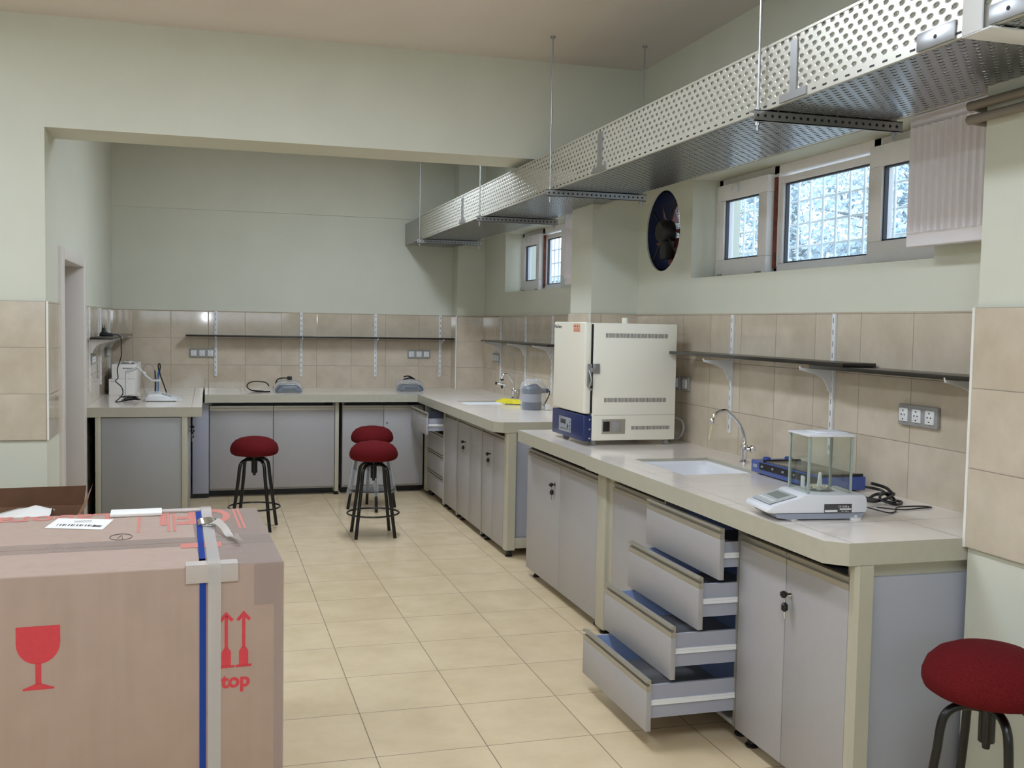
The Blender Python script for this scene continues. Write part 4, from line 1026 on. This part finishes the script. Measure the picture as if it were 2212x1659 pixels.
b = MB(); b.tube([(-.64, 8.9, ZC + .2), (-.55, 8.88, ZC + .24), (-.49, 8.86, ZC + .185)], .012, 8); b.tube([(-.5, 8.86, ZC + .185), (-.44, 8.85, ZC + .135), (-.39, 8.84, ZC + .135)], .008, 8); b.box(-.425, -.375, 8.825, 8.855, ZC + .128, ZC + .148, .004); b.obj('arm', 'white', es)
b = MB(); b.cyl((-.415, 8.84, ZC + .02), (-.413, 8.84, ZC + .148), .0075, seg=10); b.cyl((-.413, 8.84, ZC + .148), (-.418, 8.84, ZC + .22), .008, .005, 10); b.obj('dark_probe', plain('navy_probe', srgb(34, 44, 66), .3), es)
b = MB(); b.cyl((-.393, 8.84, ZC + .015), (-.393, 8.84, ZC + .17), .005, seg=10); b.cyl((-.393, 8.84, ZC + .17), (-.388, 8.84, ZC + .22), .009, .006, 10); b.obj('light_probe', 'electrode_blue', es)
b = MB(); b.tube([(-.387, 8.84, ZC + .21), (-.392, 8.84, ZC + .26), (-.382, 8.84, ZC + .275), (-.376, 8.84, ZC + .25), (-.38, 8.83, ZC + .2), (-.35, 8.75, ZC + .12), (-.325, 8.66, ZC + .06), (-.315, 8.60, ZC + .035)], .005, 8, smooth=5)
b.obj('probe_lead', 'black', es)
b = MB(); b.tube([(-.418, 8.84, ZC + .215), (-.44, 8.84, ZC + .26), (-.48, 8.85, ZC + .27), (-.51, 8.86, ZC + .22), (-.505, 8.84, ZC + .1), (-.49, 8.8, ZC + .02)], .003, 6, smooth=5); b.obj('thin_lead', 'grey_plate', es)
pm = thing('ph_meter', 'flat white meter in clear film on the left worktop', 'meter', (-.36, 8.47, ZC))
b = MB(); b.prism([(-.47, ZC + .004), (-.47, ZC + .03), (-.44, ZC + .055), (-.36, ZC + .058), (-.24, ZC + .018), (-.235, ZC + .004)], 'Y', 8.38, 8.56, .006); b.obj('housing', 'white', pm)
b = MB(); b.prism([(-.35, ZC + .056), (-.28, ZC + .033), (-.28, ZC + .0335), (-.35, ZC + .0568)], 'Y', 8.41, 8.53); b.obj('display', 'lcd', pm)
for x in (-.45, -.26):
    for y in (8.40, 8.54): MB().cyl((x, y, ZC), (x, y, ZC + .006), .01).obj('foot', 'black', pm)
b = MB(); rd = random.Random(12); V = []
for i in range(9):
    row = []
    for j in range(7):
        x = -.49 + .30 * i / 8; y = 8.36 + .22 * j / 6; e = 0 < i < 8 and 0 < j < 6
        h = (.068 if x < -.35 else .068 - (x + .35) * .33) if e else .004
        row.append(b.bm.verts.new((x, y, ZC + h + rd.uniform(0, .006))))
    V.append(row)
for i in range(8):
    for j in range(6): b.bm.faces.new((V[i][j], V[i + 1][j], V[i + 1][j + 1], V[i][j + 1]))
b.obj('plastic_cover', 'film', pm)
# power supply: plug on shelf, lead falling to a bundle of wire
pa = thing('power_adapter', 'black plug on the left shelf with its lead falling to a tangle on the worktop', 'adapter', (-.75, 8.45, ZS + .0175))
zs = ZS + .0175
b = MB(); b.prism([(-.80, zs), (-.798, zs + .024), (-.785, zs + .034), (-.782, zs + .066), (-.758, zs + .066), (-.752, zs + .034), (-.735, zs + .026), (-.705, zs + .024), (-.70, zs + .004), (-.72, zs)], 'Y', 8.43, 8.48, .004)
for x in (-.777, -.764): b.cyl((x, 8.455, zs + .064), (x, 8.455, zs + .085), .003, seg=6)
b.obj('plug', 'black', pa)
b = MB(); b.tube([(-.705, 8.455, zs + .014), (-.67, 8.47, zs + .012), (-.65, 8.5, zs - .02), (-.652, 8.54, 1.31), (-.655, 8.57, 1.24), (-.68, 8.55, 1.15), (-.675, 8.53, 1.08), (-.69, 8.5, 1.055), (-.645, 8.48, 1.01), (-.635, 8.46, .96), (-.66, 8.42, .925), (-.68, 8.36, ZC + .004), (-.665, 8.32, ZC + .004), (-.63, 8.4, ZC + .004), (-.60, 8.45, ZC + .006)], .004, 8, smooth=5)
rd = random.Random(5); pts = []
for k in range(26):
    a = k * 1.9; q = .045 + .03 * rd.random()
    pts.append((-.578 + .95 * q * math.cos(a), 8.44 + q * math.sin(a), ZC + .004 + .036 * rd.random()))
b.tube([(-.60, 8.45, ZC + .006)] + pts + [(-.502, 8.44, ZC + .012)], .0024, 6, smooth=4)
b.obj('lead', 'black', pa)

# ------------------------------------------------------------------ big carton in front
RC = math.radians(2.6); CW, CD, CHh = 1.15, .965, .80
bx = thing('shipping_carton', 'big brown carton with red fragile glass print in the foreground', 'carton', (.226, 3.232, 0), RC)
def B(b, name, mat, par, label=None): b.xform(RM(bx)); return b.obj(name, mat, par, label)
def cmat():
    m, nt, bs = new_mat('carton_board'); p, s = pos(nt)
    w = N(nt, 'ShaderNodeTexWave', wave_type='BANDS', bands_direction='X'); w.inputs['Scale'].default_value = 18; w.inputs['Distortion'].default_value = 1.5
    f = noise(nt, p, 9, 4)
    mp = N(nt, 'ShaderNodeMapping'); mp.inputs['Scale'].default_value = (9, 9, .6); nt.links.new(p, mp.inputs[0])
    f2 = noise(nt, mp.outputs[0], 3, 4)
    c1 = mixc(nt, ramp(nt, f, .3, .7), srgb(168, 145, 130), srgb(175, 151, 136))
    nt.links.new(mixc(nt, ramp(nt, f2, .3, .8), c1, srgb(176, 153, 140)), bs.inputs['Base Color']); setp(bs, Roughness=.62, Specular_IOR_Level=.3)
    return m
M['carton'] = cmat()
b = MB(); b.box(-CW, 0, 0, CD, .02, CHh, .006, 3); body = B(b, 'carton_body', 'carton', bx)
b = MB(); b.box(-CW, -.001, .36, .364, CHh - .004, CHh + .0006); B(b, 'flap_seam', 'card_dark', body)
b = MB(); b.box(-CW, 0, .30, .44, CHh + .0004, CHh + .0009); b.box(-.25, .0005, 0, CD, CHh + .0002, CHh + .0007) ; B(b, 'packing_tape', 'tape', bx, 'clear tape over the flaps')
b = MB(); b.box(-.09, .0006, -.0012, -.0004, CHh - .13, CHh); b.box(-.03, .0006, -.0009, -.0003, .02, CHh - .13); B(b, 'packing_tape', 'tape', bx, 'clear tape down the front right corner')
# fragile glass symbol on the front (x along front, z up)
b = MB(); cx0, zt = -.700, .652
outline = [(-.059, 0), (.059, 0)] + [(.059 * math.cos(a) if True else 0, -.055 - .06 * math.sin(a)) for a in [k * PI / 14 for k in range(1, 14)]] 
outline = [(-.059, 0), (.059, 0), (.059, -.05)] + [(.059 * math.cos(k * PI / 14), -.05 - .062 * math.sin(k * PI / 14)) for k in range(1, 14)] + [(-.059, -.05)]
b.prism([(cx0 + x, zt + z) for x, z in outline], 'Y', -.0009, -.0003)
b.prism([(cx0 + x, zt + z) for x, z in [(-.008, -.108), (.008, -.108), (.008, -.172), (-.008, -.172)]], 'Y', -.0009, -.0003)
b.prism([(cx0 + x, zt + z) for x, z in [(-.008, -.17), (.008, -.17), (.042, -.183), (.042, -.188), (-.042, -.188), (-.042, -.183)]], 'Y', -.0009, -.0003)
B(b, 'fragile_symbol', 'red_ink', bx)
b = MB()
for cx1 in (-.173, -.121):
    zt = .655
    for poly in ([(0, 0), (.022, -.026), (.014, -.032), (0, -.016), (-.014, -.032), (-.022, -.026)], [(-.005, -.012), (.005, -.012), (.005, -.115), (-.005, -.115)],
                 [(-.005, -.112), (.005, -.112), (.014, -.126), (.014, -.17), (-.014, -.17), (-.014, -.126)], [(-.024, -.168), (.024, -.168), (.024, -.176), (-.024, -.176)]):
        b.prism([(cx1 + x, zt + z) for x, z in poly], 'Y', -.0009, -.0003)
B(b, 'this_way_up_symbol', 'red_ink', bx)
b = MB(); b.mesh(text_mesh('top', .062, .0022), basis((-.188, -.0009, .418), (1, 0, 0), (0, 0, 1))); B(b, 'lettering', 'red_ink', bx)
# printing on the lid, upside down as seen from the camera
zz = CHh + .0011
def lid_text(t, size, x, y, bold, sx):
    b = MB(); b.mesh(text_mesh(t, size, bold), basis((x, y, zz), (-1, 0, 0), (0, -1, 0)) @ Matrix.Diagonal((sx, 1, 1, 1))); B(b, 'lid_print', 'pink_ink', bx)
lid_text('G', .385, -.105, .95, .012, .42); lid_text('F', .385, -.228, .95, .012, .42); lid_text('L', .385, -.335, .95, .012, .36)
lid_text('Laboratory', .2, -.53, .96, .004, .72)
for x in (-.44, -.318, -.338, -.095, -.078): B(MB().box(x, x + .009, .56, .95, zz - .0002, zz + .0002), 'print_frame', 'pink_ink', bx)
B(MB().box(-.30, -.17, .27, .34, zz - .0002, zz + .0002), 'print_block', 'pink_ink', bx)
b = MB(); b.prism([(-.75, .72), (-.555, .645), (-.555 + .03, .83), (-.72, .90)], 'Z', zz, zz + .0006); lb = B(b, 'address_label', 'paper', bx)
b = MB()
for k in range(14): b.prism([(-.715 + k * .0095, .755 - k * .0037), (-.712 + k * .0095 + .002 * (k % 3), .7538 - k * .0037), (-.708 + k * .0095 + .002 * (k % 3), .785 - k * .0037), (-.711 + k * .0095, .786 - k * .0037)], 'Z', zz + .0006, zz + .0009)
b.prism([(-.595, .705), (-.565, .693), (-.56, .72), (-.59, .732)], 'Z', zz + .0006, zz + .0009)
for k in range(3): b.box(-.66, -.60, .80 + k * .015, .803 + k * .015, zz + .0006, zz + .0009)
B(b, 'label_print', 'ink', lb)
b = MB(); n = 30; b.tube([(-.49 + .036 * math.cos(2 * PI * k / n), .5 + .05 * math.sin(2 * PI * k / n), zz) for k in range(n)], .0012, 5, closed=True); b.tube([(-.5, .48, zz), (-.488, .53, zz), (-.484, .47, zz)], .0012, 5); B(b, 'pen_mark', 'ink', bx)
b = MB(); b.box(-.54, -.355, .87, .975, zz, zz + .012, .003); b.box(-.54, -.355, .963, .975, zz - .05, zz + .01, .002); B(b, 'white_pad', 'paper', bx, 'white foam pad folded over the back edge')
# edge protectors
b = MB(); b.box(-.292, -.138, -.008, .05, CHh + .001, CHh + .006, .001); b.box(-.292, -.138, -.008, -.002, CHh - .05, CHh + .003, .001); B(b, 'edge_protector', 'card_grey', bx)
b = MB(); b.box(-.37, -.20, CD - .045, CD + .008, CHh + .001, CHh + .008, .001); b.box(-.37, -.20, CD + .001, CD + .008, CHh - .05, CHh + .003, .001); B(b, 'edge_protector', 'card_grey', bx)
def strap(x0, x1, w, mat, name, over):
    b = MB(); o = .0075 if over else .0; zl = .02
    path = [(x1, -.002, zl), (x1, -.003, .5), (x1, -.003 - o, CHh - .055), (x1, -.0035 - o, CHh - .002), (x1, -.0025 - o, CHh + .0025 + o), (x1, .003, CHh + .0035 + o), (x1, .048, CHh + .003 + o), (x1 + (x0 - x1) * .1, .09, CHh + .003), (x1 + (x0 - x1) * .5, .5, CHh + .004), (x0, CD - .075, CHh + .0035), (x0, CD - .046, CHh + .003 + o * 1.2), (x0, CD - .003, CHh + .0035 + o * 1.3), (x0, CD + .003 + o * 1.2, CHh + .0025), (x0, CD + .003 + o * 1.2, CHh - .055), (x0, CD + .003, zl)]
    V = [[b.bm.verts.new((x + s * w / 2, y, z)) for s in (-1, 1)] for x, y, z in path]
    for A, C in zip(V, V[1:]): b.bm.faces.new((A[0], A[1], C[1], C[0]))
    bmesh.ops.solidify(b.bm, geom=list(b.bm.faces), thickness=.001)
    return B(b, name, mat, bx)
sw = strap(-.193, -.208, .038, 'strap_white', 'white_strap', True); strap(-.222, -.242, .019, 'strap_blue', 'blue_strap', False)
b = MB(); z = CHh + .01
b.box(-.222, -.178, .60, .68, CHh + .005, CHh + .009, .002)
for k, y in enumerate((.605, .632, .659, .684)): b.tube([(-.232, y, z), (-.226, y, z + .006), (-.2, y + .006, z + .008), (-.176, y + .012, z + .006), (-.170, y + .012, z)], .0042, 8)
B(b, 'buckle', 'chrome', sw)
b = MB(); P = catmull([Vector(q) for q in ((-.19, .60, CHh + .012), (-.175, .55, CHh + .024), (-.155, .47, CHh + .018), (-.14, .39, CHh + .010), (-.122, .31, CHh + .009), (-.112, .265, CHh + .016))], 6)
V = []
for i, q in enumerate(P):
    t = i / (len(P) - 1); w = .012 + .004 * (t > .85); a = 1.0 * math.sin(t * 5); V.append([b.bm.verts.new(q + Vector((s * w * math.cos(a), 0, s * w * math.sin(a) + abs(math.sin(a)) * w))) for s in (-1, 1)])
for A, C in zip(V, V[1:]): b.bm.faces.new((A[0], A[1], C[1], C[0]))
bmesh.ops.solidify(b.bm, geom=list(b.bm.faces), thickness=.0015); B(b, 'loose_end', 'strap_white', sw)

# open carton behind it
oc = thing('open_carton', 'open brown carton with white paper behind the big carton', 'carton', (-1.0, 5.35, 0), math.radians(1))
m = RM(oc)
b = MB(); t = .006; hx, hy, h = .40, .20, .60
b.box(-hx, hx, -hy, -hy + t, .005, h); b.box(-hx, hx, hy - t, hy, .005, h); b.box(-hx, -hx + t, -hy + t, hy - t, .005, h); b.box(hx - t, hx, -hy + t, hy - t, .005, h); b.box(-hx + t, hx - t, -hy + t, hy - t, .005, .012)
b.xform(m); b.obj('carton_body', 'card_dark', oc)
def flap(pts):
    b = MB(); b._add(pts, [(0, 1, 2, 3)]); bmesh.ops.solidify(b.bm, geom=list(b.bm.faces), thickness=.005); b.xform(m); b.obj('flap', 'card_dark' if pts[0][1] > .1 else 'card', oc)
flap([(-hx, hy, h), (hx, hy, h), (hx + .01, hy + .02, h + .095), (-hx - .01, hy + .02, h + .09)])
flap([(hx, -hy, h), (hx, hy - .01, h), (hx + .045, hy - .02, h + .11), (hx + .04, -hy + .02, h + .05)])
flap([(-hx, -hy, h), (hx, -hy, h), (hx + .01, -hy - .1, h - .02), (-hx - .01, -hy - .1, h - .02)])
b = MB(); rd = random.Random(8); n = 8
V = [[b.bm.verts.new((-.39 + .66 * i / n, -.18 + .34 * j / n, h - .02 + .045 * math.sin(i * 1.3 + j * .7) * .5 + rd.uniform(0, .02))) for j in range(n + 1)] for i in range(n + 1)]
for i in range(n):
    for j in range(n): b.bm.faces.new((V[i][j], V[i + 1][j], V[i + 1][j + 1], V[i][j + 1]))
b.xform(m); o = b.obj('packing_paper', 'paper'); tag(o, 'crumpled white packing paper inside the open carton', 'paper'); o.modifiers.new('s', 'SOLIDIFY').thickness = .002

# ------------------------------------------------------------------ lamps
LAMP = emit('lamp_diffuser', (.86, .96, 1.08, 1), 1.)
def lamp(label, x, y, strength, along='Y'):
    r = thing('ceiling_lamp', label, 'lamp', (x, y, ZCEIL), 0, 'ceiling fluorescent lamps'); a, c = (.15, .6) if along == 'Y' else (.6, .15)
    b = MB(); b.box(x - a, x + a, y - c, y + c, ZCEIL - .035, ZCEIL - .001, .004); b.obj('housing', 'white_metal', r)
    mt = emit('lamp_tube_glow', (.84, .96, 1.12, 1), strength)
    b = MB(); b.box(x - a + .02, x + a - .02, y - c + .02, y + c - .02, ZCEIL - .05, ZCEIL - .036, .004); b.obj('diffuser', mt, r)
LS = 42
lamp('ceiling lamp left of the big carton, in front of the beam', -1.8, 4.2, 36)
lamp('ceiling lamp left of the camera', -1.8, 1.0, 36)
lamp('ceiling lamp over the aisle in front of the beam', .55, 4.0, 36)
lamp('ceiling lamp over the aisle beside the camera', .55, .6, 50)
lamp('ceiling lamp in the far bay beyond the beam', 1.25, 7.4, 54)

# ------------------------------------------------------------------ world, camera, view
w = bpy.data.worlds.new('sky'); SC.world = w; w.use_nodes = True; nt = w.node_tree
bg = nt.nodes['Background']; bg.inputs[0].default_value = srgb(214, 232, 250); bg.inputs[1].default_value = 3.9

fl_ = bpy.data.lights.new('camera_flash', 'AREA'); fl_.shape = 'RECTANGLE'; fl_.size = .05; fl_.size_y = .03; fl_.energy = 5; fl_.color = (.86, .92, 1.)
fo = bpy.data.objects.new('camera_flash', fl_); COL.objects.link(fo); fo.matrix_world = Matrix.Translation((-.04, .03, 1.59)) @ Matrix.Rotation(-.2875, 4, 'Z') @ Matrix.Rotation(PI / 2, 4, 'X')
cam = bpy.data.cameras.new('camera'); co = bpy.data.objects.new('camera', cam); COL.objects.link(co)
cam.sensor_fit = 'HORIZONTAL'; cam.sensor_width = 36; cam.lens = 2221.965 / 2212 * 36; cam.clip_start = .05; cam.clip_end = 200
yaw, pitch, roll = .2875, -.0579, .0181
YAW, PIT, ROL = .28746, -.05787, .01811
fw = Vector((.28303891, .95736276, -.05784054)); rt = Vector((.95910791, -.28246118, .01810233)); up = Vector((-9.92792512e-04, 6.05989882e-02, 9.98161699e-01))
mw = Matrix((rt, up, -fw)).transposed().to_4x4(); mw.translation = (0, 0, 1.55); co.matrix_world = mw
SC.camera = co
SC.view_settings.view_transform = 'Standard'; SC.view_settings.look = 'None'; SC.view_settings.gamma = 1; SC.view_settings.use_curve_mapping = False
SC.view_settings.exposure = 0.0
SC.cycles.use_denoising = True
SC.cycles.max_bounces = 10; SC.cycles.transparent_max_bounces = 16; SC.cycles.sample_clamp_indirect = 6
SC.cycles.caustics_reflective = False; SC.cycles.caustics_refractive = False
